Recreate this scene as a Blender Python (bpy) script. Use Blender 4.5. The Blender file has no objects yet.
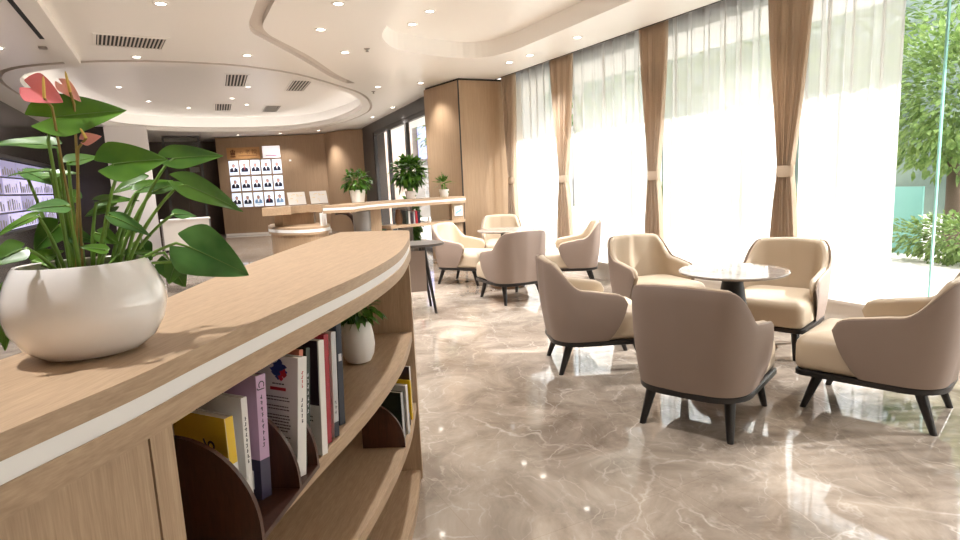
import bpy, bmesh, math, random
from mathutils import Vector, Matrix, noise
random.seed(7)
LW, SKY, SUN, EXPO = 118, 2.8, 8.0, 0.5
SC = bpy.context.scene
COL = SC.collection
PI = math.pi

# ------------------------------------------------------------------ materials
def nodes(name):
    m = bpy.data.materials.new(name); m.use_nodes = True
    nt = m.node_tree
    return m, nt, nt.nodes['Principled BSDF']

def setp(b, **k):
    for a, v in k.items():
        b.inputs[a.replace('_', ' ')].default_value = v

def rgb(r, g, b):
    f = lambda c: (c / 255.0 / 12.92) if c / 255.0 <= 0.04045 else ((c / 255.0 + 0.055) / 1.055) ** 2.4
    return (f(r), f(g), f(b), 1)

def plain(name, col, rough=0.5, metal=0.0, spec=0.5, coat=0.0, bump=None, var=0.0):
    m, nt, b = nodes(name)
    b.inputs['Base Color'].default_value = col
    b.inputs['Roughness'].default_value = rough
    b.inputs['Metallic'].default_value = metal
    b.inputs['Specular IOR Level'].default_value = spec
    b.inputs['Coat Weight'].default_value = coat
    tc = nt.nodes.new('ShaderNodeTexCoord')
    if bump or var:
        n = nt.nodes.new('ShaderNodeTexNoise')
        n.inputs['Scale'].default_value = bump[0] if bump else 6
        n.inputs['Detail'].default_value = 4
        nt.links.new(tc.outputs['Object'], n.inputs['Vector'])
        if bump:
            bp = nt.nodes.new('ShaderNodeBump')
            bp.inputs['Strength'].default_value = bump[1]
            bp.inputs['Distance'].default_value = 0.002
            nt.links.new(n.outputs['Fac'], bp.inputs['Height'])
            nt.links.new(bp.outputs['Normal'], b.inputs['Normal'])
        if var:
            n2 = nt.nodes.new('ShaderNodeTexNoise'); n2.inputs['Scale'].default_value = 5
            nt.links.new(tc.outputs['Object'], n2.inputs['Vector'])
            mx = nt.nodes.new('ShaderNodeMix'); mx.data_type = 'RGBA'
            mx.inputs[6].default_value = tuple(c * (1 - var) for c in col[:3]) + (1,)
            mx.inputs[7].default_value = tuple(min(1, c * (1 + var)) for c in col[:3]) + (1,)
            nt.links.new(n2.outputs['Fac'], mx.inputs[0])
            nt.links.new(mx.outputs[2], b.inputs['Base Color'])
    return m

def emit(name, col, s):
    m, nt, b = nodes(name)
    b.inputs['Base Color'].default_value = col
    b.inputs['Emission Color'].default_value = col
    b.inputs['Emission Strength'].default_value = s
    return m

def wood(name, c1, c2, stretch, rough=0.45, rot=0.0, fine=1.0):
    """oak style grain: noise squeezed across the grain; stretch = scale per axis"""
    m, nt, b = nodes(name)
    tc = nt.nodes.new('ShaderNodeTexCoord')
    mp = nt.nodes.new('ShaderNodeMapping')
    mp.inputs['Rotation'].default_value = (0, 0, rot)
    mp.vector_type = 'TEXTURE'
    mp.inputs['Scale'].default_value = tuple(1.0 / q for q in stretch)
    nt.links.new(tc.outputs['Object'], mp.inputs['Vector'])
    n = nt.nodes.new('ShaderNodeTexNoise')
    n.inputs['Scale'].default_value = 1.0; n.inputs['Detail'].default_value = 7
    n.inputs['Roughness'].default_value = 0.65; n.inputs['Distortion'].default_value = 0.35
    nt.links.new(mp.outputs['Vector'], n.inputs['Vector'])
    n2 = nt.nodes.new('ShaderNodeTexNoise')
    n2.inputs['Scale'].default_value = 5.0 * fine; n2.inputs['Detail'].default_value = 3
    nt.links.new(mp.outputs['Vector'], n2.inputs['Vector'])
    ad = nt.nodes.new('ShaderNodeMath'); ad.operation = 'MULTIPLY_ADD'
    ad.inputs[1].default_value = 0.45
    nt.links.new(n2.outputs['Fac'], ad.inputs[0]); 
    ml = nt.nodes.new('ShaderNodeMath'); ml.operation = 'MULTIPLY'; ml.inputs[1].default_value = 0.55
    nt.links.new(n.outputs['Fac'], ml.inputs[0]); nt.links.new(ml.outputs[0], ad.inputs[2])
    cr = nt.nodes.new('ShaderNodeValToRGB')
    cr.color_ramp.elements[0].position = 0.33; cr.color_ramp.elements[0].color = c1
    cr.color_ramp.elements[1].position = 0.66; cr.color_ramp.elements[1].color = c2
    nt.links.new(ad.outputs[0], cr.inputs['Fac'])
    nt.links.new(cr.outputs['Color'], b.inputs['Base Color'])
    b.inputs['Roughness'].default_value = rough
    bp = nt.nodes.new('ShaderNodeBump'); bp.inputs['Strength'].default_value = 0.12; bp.inputs['Distance'].default_value = 0.001
    nt.links.new(ad.outputs[0], bp.inputs['Height']); nt.links.new(bp.outputs['Normal'], b.inputs['Normal'])
    return m

def marble(name, base1, base2, vein, rough, tile=None, scale=1.0):
    m, nt, b = nodes(name)
    L = nt.links.new
    tc = nt.nodes.new('ShaderNodeTexCoord')
    mp = nt.nodes.new('ShaderNodeMapping'); mp.inputs['Scale'].default_value = (scale,) * 3
    mp.inputs['Rotation'].default_value = (0, 0, 0.35)
    L(tc.outputs['Object'], mp.inputs['Vector'])
    n = nt.nodes.new('ShaderNodeTexNoise'); n.inputs['Scale'].default_value = 2.1; n.inputs['Detail'].default_value = 10
    n.inputs['Roughness'].default_value = 0.66; n.inputs['Distortion'].default_value = 0.9
    L(mp.outputs['Vector'], n.inputs['Vector'])
    cr = nt.nodes.new('ShaderNodeValToRGB')
    cr.color_ramp.elements[0].position = 0.34; cr.color_ramp.elements[0].color = base1
    cr.color_ramp.elements[1].position = 0.68; cr.color_ramp.elements[1].color = base2
    L(n.outputs['Fac'], cr.inputs['Fac'])
    col = cr.outputs['Color']
    for sc, wd, amt, dist in ((1.15, 0.012, 0.5, 0.6), (2.3, 0.014, 0.45, 0.5), (4.2, 0.02, 0.36, 0.4), (8.5, 0.03, 0.25, 0.3)):
        nd = nt.nodes.new('ShaderNodeTexNoise'); nd.inputs['Scale'].default_value = 2.2; nd.inputs['Detail'].default_value = 5
        L(mp.outputs['Vector'], nd.inputs['Vector'])
        vm = nt.nodes.new('ShaderNodeVectorMath'); vm.operation = 'MULTIPLY_ADD'
        vm.inputs[1].default_value = (dist,) * 3
        L(nd.outputs['Color'], vm.inputs[0]); L(mp.outputs['Vector'], vm.inputs[2])
        st = nt.nodes.new('ShaderNodeMapping'); st.inputs['Scale'].default_value = (1.0, 0.55, 1); st.inputs['Rotation'].default_value = (0, 0, sc)
        L(vm.outputs[0], st.inputs['Vector'])
        v = nt.nodes.new('ShaderNodeTexVoronoi'); v.feature = 'DISTANCE_TO_EDGE'; v.inputs['Scale'].default_value = sc
        L(st.outputs['Vector'], v.inputs['Vector'])
        r2 = nt.nodes.new('ShaderNodeMapRange'); r2.inputs['From Min'].default_value = 0.0; r2.inputs['From Max'].default_value = wd
        r2.inputs['To Min'].default_value = amt; r2.inputs['To Max'].default_value = 0.0
        L(v.outputs['Distance'], r2.inputs['Value'])
        # break the veins up
        n3 = nt.nodes.new('ShaderNodeTexNoise'); n3.inputs['Scale'].default_value = 1.6 * sc; n3.inputs['Detail'].default_value = 3
        L(mp.outputs['Vector'], n3.inputs['Vector'])
        mr = nt.nodes.new('ShaderNodeMapRange'); mr.inputs['From Min'].default_value = 0.45; mr.inputs['From Max'].default_value = 0.65
        L(n3.outputs['Fac'], mr.inputs['Value'])
        mu = nt.nodes.new('ShaderNodeMath'); mu.operation = 'MULTIPLY'
        L(r2.outputs[0], mu.inputs[0]); L(mr.outputs[0], mu.inputs[1])
        mx = nt.nodes.new('ShaderNodeMix'); mx.data_type = 'RGBA'
        L(mu.outputs[0], mx.inputs[0]); L(col, mx.inputs[6]); mx.inputs[7].default_value = vein
        col = mx.outputs[2]
    if tile:
        bk = nt.nodes.new('ShaderNodeTexBrick'); bk.offset = 0.0
        bk.inputs['Scale'].default_value = 1.0; bk.inputs['Brick Width'].default_value = tile; bk.inputs['Row Height'].default_value = tile
        bk.inputs['Mortar Size'].default_value = 0.0014; bk.inputs['Mortar Smooth'].default_value = 0.3
        bk.inputs['Color1'].default_value = (1, 1, 1, 1); bk.inputs['Color2'].default_value = (0.93, 0.93, 0.93, 1)
        bk.inputs['Mortar'].default_value = (0.78, 0.75, 0.72, 1)
        L(tc.outputs['Object'], bk.inputs['Vector'])
        mx = nt.nodes.new('ShaderNodeMix'); mx.data_type = 'RGBA'; mx.blend_type = 'MULTIPLY'; mx.inputs[0].default_value = 1
        L(col, mx.inputs[6]); L(bk.outputs['Color'], mx.inputs[7]); col = mx.outputs[2]
    L(col, b.inputs['Base Color'])
    b.inputs['Roughness'].default_value = rough
    b.inputs['Specular IOR Level'].default_value = 0.8
    return m

def leafmat(name, c1, c2, rough=0.35):
    m, nt, b = nodes(name)
    L = nt.links.new
    tc = nt.nodes.new('ShaderNodeTexCoord')
    n = nt.nodes.new('ShaderNodeTexNoise'); n.inputs['Scale'].default_value = 14; n.inputs['Detail'].default_value = 3
    L(tc.outputs['Object'], n.inputs['Vector'])
    cr = nt.nodes.new('ShaderNodeValToRGB')
    cr.color_ramp.elements[0].position = 0.35; cr.color_ramp.elements[0].color = c1
    cr.color_ramp.elements[1].position = 0.7; cr.color_ramp.elements[1].color = c2
    L(n.outputs['Fac'], cr.inputs['Fac']); L(cr.outputs['Color'], b.inputs['Base Color'])
    b.inputs['Roughness'].default_value = rough
    tr = nt.nodes.new('ShaderNodeBsdfTranslucent'); L(cr.outputs['Color'], tr.inputs['Color'])
    ms = nt.nodes.new('ShaderNodeMixShader'); ms.inputs[0].default_value = 0.3
    out = nt.nodes['Material Output']
    L(b.outputs[0], ms.inputs[1]); L(tr.outputs[0], ms.inputs[2]); L(ms.outputs[0], out.inputs['Surface'])
    return m

def sheer_mat():
    m, nt, b = nodes('sheer_voile'); L = nt.links.new
    tp = nt.nodes.new('ShaderNodeBsdfTransparent')
    tr = nt.nodes.new('ShaderNodeBsdfTranslucent'); tr.inputs['Color'].default_value = (0.93, 0.93, 0.92, 1)
    df = nt.nodes.new('ShaderNodeBsdfDiffuse'); df.inputs['Color'].default_value = (0.9, 0.9, 0.89, 1)
    m1 = nt.nodes.new('ShaderNodeMixShader'); m1.inputs[0].default_value = 0.35
    L(tr.outputs[0], m1.inputs[1]); L(df.outputs[0], m1.inputs[2])
    # the weave: a fine vertical thread variation in how dense the voile is
    tc = nt.nodes.new('ShaderNodeTexCoord'); mp = nt.nodes.new('ShaderNodeMapping'); mp.inputs['Scale'].default_value = (30, 30, 0.4)
    L(tc.outputs['Object'], mp.inputs['Vector'])
    n = nt.nodes.new('ShaderNodeTexNoise'); n.inputs['Scale'].default_value = 1; L(mp.outputs['Vector'], n.inputs['Vector'])
    mr = nt.nodes.new('ShaderNodeMapRange'); mr.inputs['To Min'].default_value = 0.54; mr.inputs['To Max'].default_value = 0.78
    L(n.outputs['Fac'], mr.inputs['Value'])
    m2 = nt.nodes.new('ShaderNodeMixShader'); L(mr.outputs[0], m2.inputs[0])
    L(tp.outputs[0], m2.inputs[1]); L(m1.outputs[0], m2.inputs[2])
    L(m2.outputs[0], nt.nodes['Material Output'].inputs['Surface'])
    return m

def glass_mat(name, tint=(0.985, 0.99, 0.99, 1)):
    m, nt, b = nodes(name); L = nt.links.new
    tp = nt.nodes.new('ShaderNodeBsdfTransparent'); tp.inputs['Color'].default_value = tint
    gl = nt.nodes.new('ShaderNodeBsdfGlossy'); gl.inputs['Roughness'].default_value = 0.02
    fr = nt.nodes.new('ShaderNodeFresnel'); fr.inputs['IOR'].default_value = 1.35
    ms = nt.nodes.new('ShaderNodeMixShader')
    ge = nt.nodes.new('ShaderNodeNewGeometry'); iv = nt.nodes.new('ShaderNodeMath'); iv.operation = 'SUBTRACT'; iv.inputs[0].default_value = 1.0
    L(ge.outputs['Backfacing'], iv.inputs[1])
    mu = nt.nodes.new('ShaderNodeMath'); mu.operation = 'MULTIPLY'; L(fr.outputs[0], mu.inputs[0]); L(iv.outputs[0], mu.inputs[1])
    L(mu.outputs[0], ms.inputs[0]); L(tp.outputs[0], ms.inputs[1]); L(gl.outputs[0], ms.inputs[2])
    L(ms.outputs[0], nt.nodes['Material Output'].inputs['Surface'])
    return m

OAK1, OAK2 = rgb(160, 134, 108), rgb(190, 164, 135)
M = {}
M['oak_top'] = wood('oak_long_grain', OAK1, OAK2, (60, 5, 60), 0.42, rot=-0.57)
M['oak_v'] = wood('oak_upright_grain', OAK1, OAK2, (75, 75, 3.5), 0.5)
M['oak_shelf'] = wood('oak_shelf_grain', OAK1, OAK2, (60, 5, 60), 0.45, rot=-0.57)
M['veneer'] = wood('wall_veneer', rgb(148, 121, 95), rgb(166, 139, 111), (32, 32, 1.4), 0.5)
M['veneer_pale'] = wood('column_veneer', rgb(164, 136, 107), rgb(182, 154, 124), (30, 30, 1.2), 0.45)
M['walnut'] = wood('walnut', rgb(52, 28, 18), rgb(80, 46, 31), (50, 50, 6), 0.35)
M['bronze_wood'] = wood('brown_turned_wood', rgb(120, 88, 62), rgb(146, 110, 80), (40, 40, 8), 0.35)
M['marble_floor'] = marble('polished_marble_floor', rgb(128, 115, 103), rgb(188, 175, 161), rgb(226, 217, 207), 0.045, tile=0.9)
M['marble_top'] = marble('pale_marble_tabletop', rgb(136, 126, 118), rgb(184, 174, 166), rgb(110, 98, 88), 0.07, scale=2.5)
M['ceiling'] = plain('ceiling_paint', rgb(246, 242, 237), 0.3, spec=0.35)
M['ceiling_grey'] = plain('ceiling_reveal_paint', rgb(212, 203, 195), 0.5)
M['piping'] = plain('taupe_piping', rgb(168, 148, 130), 0.5)
M['white_strip'] = plain('white_acrylic_band', rgb(244, 244, 244), 0.35)
M['white_wall'] = plain('white_paint', rgb(236, 232, 228), 0.6)
M['stone_sill'] = plain('pale_stone', rgb(232, 226, 218), 0.3, var=0.03)
M['ceramic'] = plain('white_ceramic', rgb(242, 239, 238), 0.1, coat=1.0)
M['ceramic_matt'] = plain('matt_white_ceramic', rgb(236, 234, 232), 0.4)
M['shell'] = plain('taupe_leather', rgb(143, 126, 116), 0.55, bump=(260, 0.25), var=0.04)
M['cream'] = plain('cream_leather', rgb(190, 173, 151), 0.42, bump=(220, 0.2), var=0.03)
M['black_wood'] = plain('black_stained_wood', rgb(28, 24, 23), 0.35)
M['black_metal'] = plain('black_metal', rgb(30, 30, 31), 0.4, metal=0.3)
M['dark_frame'] = plain('dark_bronze_frame', rgb(58, 55, 54), 0.45, metal=0.2)
M['dark_panel'] = plain('dark_brown_cladding', rgb(70, 56, 48), 0.4, var=0.05)
M['dark_wall'] = plain('dark_smoked_panel', rgb(60, 54, 52), 0.2, var=0.05)
M['grey_lacquer'] = plain('dark_grey_lacquer', rgb(88, 82, 78), 0.3)
M['grey_planter'] = plain('grey_planter', rgb(140, 136, 133), 0.35, metal=0.3)
M['drape'] = plain('tan_drape_cloth', rgb(212, 192, 170), 0.85, spec=0.15, bump=(300, 0.3))
def add_translucent(m, f):
    nt = m.node_tree; b = nt.nodes['Principled BSDF']; tr = nt.nodes.new('ShaderNodeBsdfTranslucent'); tr.inputs['Color'].default_value = b.inputs['Base Color'].default_value
    ms = nt.nodes.new('ShaderNodeMixShader'); ms.inputs[0].default_value = f
    nt.links.new(b.outputs[0], ms.inputs[1]); nt.links.new(tr.outputs[0], ms.inputs[2]); nt.links.new(ms.outputs[0], nt.nodes['Material Output'].inputs['Surface'])
add_translucent(M['drape'], .22)
M['sheer'] = sheer_mat()
M['glass'] = glass_mat('window_glass')
M['door_glass'] = glass_mat('door_glass')
M['door_glass'].node_tree.nodes['Fresnel'].inputs['IOR'].default_value = 1.2
M['glass_edge'] = plain('green_glass_edge', rgb(150, 205, 195), 0.15)
M['soil'] = plain('soil', rgb(60, 44, 33), 0.9, bump=(60, 0.8))
M['leaf0'] = leafmat('leaf_mid', rgb(64, 110, 34), rgb(104, 150, 54))
M['leaf1'] = leafmat('leaf_bright', rgb(74, 124, 26), rgb(112, 160, 44))
M['leaf2'] = leafmat('leaf_blue_green', rgb(66, 118, 52), rgb(106, 156, 80))
M['bush_leaf'] = leafmat('bush_leaf', rgb(52, 92, 30), rgb(96, 140, 46))
M['tree_leaf'] = leafmat('tree_leaf', rgb(72, 98, 52), rgb(132, 156, 84), 0.6)
M['hedge_leaf'] = leafmat('hedge_leaf', rgb(92, 120, 60), rgb(146, 168, 96), 0.6)
M['vein'] = plain('leaf_vein', rgb(112, 148, 70), 0.5)
M['petiole'] = plain('petiole', rgb(112, 150, 60), 0.45)
M['flower_stem'] = plain('flower_stem', rgb(150, 128, 62), 0.45)
M['pink0'] = plain('coral_pink_spathe', rgb(236, 134, 140), 0.25, var=0.12)
M['pink1'] = plain('pale_pink_spathe', rgb(240, 176, 168), 0.3, var=0.1)
M['pink2'] = plain('salmon_spathe', rgb(240, 164, 156), 0.3, var=0.1)
M['spadix'] = plain('yellow_spadix', rgb(236, 204, 110), 0.5, bump=(400, 0.5))
M['bark'] = plain('bark', rgb(92, 76, 62), 0.9, bump=(40, 0.8))
M['paving'] = plain('outdoor_paving', rgb(214, 208, 200), 0.8, var=0.06)
M['eave'] = plain('white_render_eave', rgb(244, 242, 240), 0.7)
M['teal'] = plain('teal_mesh_screen', rgb(120, 170, 160), 0.7)
M['build_pink'] = plain('pinkish_stone', rgb(206, 184, 172), 0.8)
M['build_grey'] = plain('grey_facade', rgb(150, 146, 142), 0.8)
M['lamp'] = emit('downlight_lens', (1, 0.93, 0.82, 1), 9.0)
M['cove_led'] = emit('cove_led_strip', (1, 0.97, 0.94, 1), 4.0)
M['black_slot'] = plain('black_slot', rgb(22, 20, 20), 0.7)
M['sensor'] = plain('grey_plastic', rgb(150, 144, 138), 0.5)
M['paper'] = plain('book_pages', rgb(226, 220, 208), 0.8)

# ------------------------------------------------------------------ object helpers
def link(name, bm, mat, parent=None, smooth=False, bevel=0.0, seg=2):
    if bevel > 0:
        bmesh.ops.bevel(bm, geom=[e for e in bm.edges if len(e.link_faces) == 2 and e.calc_face_angle(0) > 0.6],
                        offset=bevel, segments=seg, profile=0.6, affect='EDGES', clamp_overlap=True)
    bmesh.ops.recalc_face_normals(bm, faces=bm.faces)
    me = bpy.data.meshes.new(name)
    bm.to_mesh(me); bm.free()
    mats = mat if isinstance(mat, (list, tuple)) else [mat]
    for x in mats: me.materials.append(M[x])
    if smooth:
        for p in me.polygons: p.use_smooth = True
        if smooth != 'all':
            me.set_sharp_from_angle(angle=math.radians(smooth if smooth is not True else 40))
    o = bpy.data.objects.new(name, me); COL.objects.link(o)
    if parent: o.parent = parent
    return o

def empty(name, loc=(0, 0, 0), rz=0.0):
    o = bpy.data.objects.new(name, None); COL.objects.link(o)
    o.location = loc; o.rotation_euler = (0, 0, rz); o.empty_display_size = 0.1
    return o

def tag(o, label, cat, group=None, kind=None):
    o['label'] = label; o['category'] = cat
    if group: o['group'] = group
    if kind: o['kind'] = kind
    return o

def struct(o):
    o['kind'] = 'structure'; return o

def copy_tree(o, parent=None):
    c = o.copy(); COL.objects.link(c)
    if parent: c.parent = parent
    for ch in list(o.children): copy_tree(ch, c)
    return c

def box(bm, x0, x1, y0, y1, z0, z1, mi=0, mtx=None):
    v = [bm.verts.new((x, y, z)) for x in (x0, x1) for y in (y0, y1) for z in (z0, z1)]
    if mtx is not None:
        for q in v: q.co = mtx @ q.co
    fs = []
    for f in ((0, 1, 3, 2), (4, 6, 7, 5), (0, 4, 5, 1), (2, 3, 7, 6), (0, 2, 6, 4), (1, 5, 7, 3)):
        fc = bm.faces.new([v[i] for i in f]); fc.material_index = mi; fs.append(fc)
    return v

def bxo(name, x0, x1, y0, y1, z0, z1, mat, parent=None, bevel=0.0):
    bm = bmesh.new(); box(bm, x0, x1, y0, y1, z0, z1); return link(name, bm, mat, parent, smooth=bool(bevel), bevel=bevel)

def prism(bm, poly, z0, z1, mi=0):
    lo = [bm.verts.new((p[0], p[1], z0)) for p in poly]; hi = [bm.verts.new((p[0], p[1], z1)) for p in poly]
    n = len(poly)
    bm.faces.new(lo[::-1]).material_index = mi; bm.faces.new(hi).material_index = mi
    for i in range(n):
        bm.faces.new((lo[i], lo[(i + 1) % n], hi[(i + 1) % n], hi[i])).material_index = mi

def prismo(name, poly, z0, z1, mat, parent=None, bevel=0.0, smooth=40):
    bm = bmesh.new(); prism(bm, poly, z0, z1); return link(name, bm, mat, parent, smooth=smooth, bevel=bevel)

def lathe(bm, prof, n=32, c=(0, 0, 0), sx=1, sy=1, cap0=True, cap1=True, mi=0):
    rings = []
    for r, z in prof:
        rings.append([bm.verts.new((c[0] + sx * r * math.cos(2 * PI * i / n), c[1] + sy * r * math.sin(2 * PI * i / n), c[2] + z)) for i in range(n)])
    for a, b in zip(rings, rings[1:]):
        for i in range(n):
            bm.faces.new((a[i], a[(i + 1) % n], b[(i + 1) % n], b[i])).material_index = mi
    if cap0: bm.faces.new(rings[0][::-1]).material_index = mi
    if cap1: bm.faces.new(rings[-1]).material_index = mi

def latheo(name, prof, mat, parent=None, n=32, c=(0, 0, 0), sx=1, sy=1, cap1=True, cap0=True):
    bm = bmesh.new(); lathe(bm, prof, n, c, sx, sy, cap0, cap1); return link(name, bm, mat, parent, smooth=40)

def tube(bm, pts, rads, n=8, mi=0):
    pts = [Vector(p) for p in pts]
    rings = []
    for i, p in enumerate(pts):
        d = (pts[min(i + 1, len(pts) - 1)] - pts[max(i - 1, 0)]).normalized()
        a = Vector((1, 0, 0)) if abs(d.x) < 0.8 else Vector((0, 1, 0))
        u = d.cross(a).normalized(); w = d.cross(u)
        r = rads[i] if isinstance(rads, (list, tuple)) else rads
        rings.append([bm.verts.new(p + r * (math.cos(2 * PI * k / n) * u + math.sin(2 * PI * k / n) * w)) for k in range(n)])
    for a, b in zip(rings, rings[1:]):
        for k in range(n):
            bm.faces.new((a[k], a[(k + 1) % n], b[(k + 1) % n], b[k])).material_index = mi
    bm.faces.new(rings[0][::-1]).material_index = mi; bm.faces.new(rings[-1]).material_index = mi

def bez(p0, p1, p2, n=10):
    p0, p1, p2 = Vector(p0), Vector(p1), Vector(p2)
    return [(1 - t) ** 2 * p0 + 2 * t * (1 - t) * p1 + t * t * p2 for t in [i / n for i in range(n + 1)]]

def catmull(pts, per=8):
    P = [Vector((p[0], p[1], 0)) for p in pts]
    P = [2 * P[0] - P[1]] + P + [2 * P[-1] - P[-2]]
    out = []
    for i in range(1, len(P) - 2):
        for k in range(per):
            t = k / per
            out.append(0.5 * ((2 * P[i]) + (P[i + 1] - P[i - 1]) * t + (2 * P[i - 1] - 5 * P[i] + 4 * P[i + 1] - P[i + 2]) * t * t + (3 * P[i] - P[i - 1] - 3 * P[i + 1] + P[i + 2]) * t ** 3))
    out.append(P[-2])
    return [(p.x, p.y) for p in out]

def closed_catmull(pts, per=6):
    n = len(pts); P = [Vector((p[0], p[1], 0)) for p in pts]; out = []
    for i in range(n):
        a, b, c, d = P[i - 1], P[i], P[(i + 1) % n], P[(i + 2) % n]
        for k in range(per):
            t = k / per
            out.append(0.5 * ((2 * b) + (c - a) * t + (2 * a - 5 * b + 4 * c - d) * t * t + (3 * b - a - 3 * c + d) * t ** 3))
    return [(p.x, p.y) for p in out]

def offset_line(pl, d):
    """offset an open polyline to its left by d"""
    out = []
    for i, p in enumerate(pl):
        a = Vector(pl[max(i - 1, 0)]); b = Vector(pl[min(i + 1, len(pl) - 1)])
        t = (b - a).normalized(); out.append((p[0] - t.y * d, p[1] + t.x * d))
    return out

def text_mesh(name, body, size, mat, parent, mtx, depth=0.0008):
    cu = bpy.data.curves.new(name, 'FONT'); cu.body = body; cu.size = size; cu.extrude = depth
    cu.align_x = 'CENTER'; cu.align_y = 'CENTER'
    tmp = bpy.data.objects.new(name, cu); COL.objects.link(tmp)
    bpy.context.view_layer.update()
    dg = bpy.context.evaluated_depsgraph_get()
    me = bpy.data.meshes.new_from_object(tmp.evaluated_get(dg))
    bpy.data.objects.remove(tmp); 
    me.transform(mtx); me.materials.clear(); me.materials.append(M[mat])
    o = bpy.data.objects.new(name, me); COL.objects.link(o)
    if parent: o.parent = parent
    return o

# ------------------------------------------------------------------ camera
H = 1.36
cam = bpy.data.cameras.new('camera'); cam.sensor_width = 36.0; cam.lens = 600.0 / 960.0 * 36.0; cam.clip_start = 0.05; cam.clip_end = 300
co = bpy.data.objects.new('camera', cam); COL.objects.link(co)
Xw, Yw, Zw = (0.8889, 0.1090, -0.4449), (-0.4558, 0.1137, -0.8828), (-0.0454, 0.9875, 0.1508)
R = Matrix((Xw, Yw, Zw))          # rows: world axes seen in the camera's axes
co.matrix_world = Matrix.Translation((0, 0, H)) @ R.to_quaternion().to_matrix().to_4x4()
SC.camera = co

ZC = 2.9
# ------------------------------------------------------------------ the setting
struct(bxo('floor', -6, 5.25, -3.2, 22, -0.1, 0, 'marble_floor'))

# ceiling: one face with the openings of the oval cove, the tray and the reveal groove
oval = closed_catmull([(-1.5, 9.0), (-.8, 8.47), (-.14, 8.25), (.49, 8.22), (1.08, 8.34), (1.78, 8.78), (2.54, 9.62), (3.1, 10.35), (3.62, 11.47), (4.03, 13.05), (4.05, 15.1),
                       (3.72, 16.7), (2.9, 17.7), (1.8, 18.0), (.5, 17.9), (-.7, 17.2), (-1.45, 15.5), (-1.75, 13.2), (-1.85, 11.2), (-1.8, 9.8)], 5)
def rounded(x0, x1, y0, y1, r, n=8):
    out = []
    for cx, cy, a0 in ((x1 - r, y1 - r, 0), (x0 + r, y1 - r, 90), (x0 + r, y0 + r, 180), (x1 - r, y0 + r, 270)):
        for k in range(n + 1):
            a = math.radians(a0 + 90 * k / n); out.append((cx + r * math.cos(a), cy + r * math.sin(a)))
    return out
tray = closed_catmull([(1.93, 4.6), (1.99, 5.3), (2.08, 5.9), (2.2, 6.43), (2.49, 6.9), (2.85, 7.1), (3.2, 7.2), (3.55, 7.24), (3.82, 7.08), (3.95, 6.7), (3.96, 6.2), (3.95, 5.4), (3.93, 4.4), (3.92, 3), (3.9, 1.6), (3.7, .9), (3.0, .7), (2.3, .8), (1.96, 1.4), (1.92, 2.4), (1.92, 3.6)], 4)
gl_ = catmull([(.85, 1.0), (.83, 3.6), (.81, 5.2), (.82, 5.85), (.835, 6.25), (.9, 6.58), (1.04, 6.83), (1.59, 7.75), (2.2, 8.85), (2.6, 9.42)], 6)
gr_ = catmull([(1.0, 1.0), (.97, 3.6), (.95, 5.2), (.95, 5.87), (.965, 6.3), (1.06, 6.61), (1.22, 6.88), (1.68, 7.6), (2.26, 8.68), (2.72, 9.38)], 6)
groove = gl_ + gr_[::-1]
bm = bmesh.new()
def loop(bm, pts, z):
    vs = [bm.verts.new((p[0], p[1], z)) for p in pts]
    return [bm.edges.new((vs[i], vs[(i + 1) % len(vs)])) for i in range(len(vs))]
es = loop(bm, [(-6, -3.2), (4.78, -3.2), (4.78, 8.62), (5.25, 8.62), (5.25, 22), (-6, 22)], ZC)
for pl in (oval, tray, groove): es += loop(bm, pl, ZC)
bmesh.ops.triangle_fill(bm, use_beauty=True, use_dissolve=False, edges=es)
ceil = struct(link('ceiling', bm, 'ceiling'))

def recess(name, pl, depth, mat):
    bm = bmesh.new()
    lo = [bm.verts.new((p[0], p[1], ZC)) for p in pl]; hi = [bm.verts.new((p[0], p[1], ZC + depth)) for p in pl]
    n = len(pl)
    for i in range(n): bm.faces.new((lo[i], lo[(i + 1) % n], hi[(i + 1) % n], hi[i]))
    ed = [e for e in bm.edges if e.verts[0] in hi and e.verts[1] in hi]
    bmesh.ops.triangle_fill(bm, use_beauty=True, edges=ed)
    return struct(link(name, bm, mat))
recess('trim_1', tray, 0.2, 'ceiling')
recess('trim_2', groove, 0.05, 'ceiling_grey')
# oval cove: a ledge with an upstand hides an LED strip that washes the higher dome
def ring(bm, a, b, za, zb):
    va = [bm.verts.new((p[0], p[1], za)) for p in a]; vb = [bm.verts.new((p[0], p[1], zb)) for p in b]
    n = len(a)
    for i in range(n): bm.faces.new((va[i], va[(i + 1) % n], vb[(i + 1) % n], vb[i]))
def shrink(pl, f, c=(1.1, 13.1)): return [(c[0] + (p[0] - c[0]) * f, c[1] + (p[1] - c[1]) * f) for p in pl]
bm = bmesh.new()
o1 = shrink(oval, .93); o2 = shrink(oval, .925); o3 = shrink(oval, 1.0); og = shrink(oval, .984)
ring(bm, og, o1, ZC - .005, ZC + .005); ring(bm, o1, o1, ZC + 0.005, ZC + 0.12)
ring(bm, o1, o2, ZC + 0.12, ZC + 0.12); ring(bm, o2, shrink(oval, .935), ZC + .12, ZC + .075)
ring(bm, shrink(oval, .935), oval, ZC + .075, ZC + .075); ring(bm, oval, o3, ZC + .075, ZC + .40)
vs = [bm.verts.new((p[0], p[1], ZC + 0.40)) for p in o3]
ed = [bm.edges.new((vs[i], vs[(i + 1) % len(vs)])) for i in range(len(vs))]
bmesh.ops.triangle_fill(bm, use_beauty=True, edges=ed)
struct(link('trim_3', bm, 'ceiling', smooth=40))
bm = bmesh.new()
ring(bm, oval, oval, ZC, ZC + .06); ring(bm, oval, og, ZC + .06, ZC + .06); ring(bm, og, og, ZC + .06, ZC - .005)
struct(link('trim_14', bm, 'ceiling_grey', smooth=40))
bm = bmesh.new()
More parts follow.
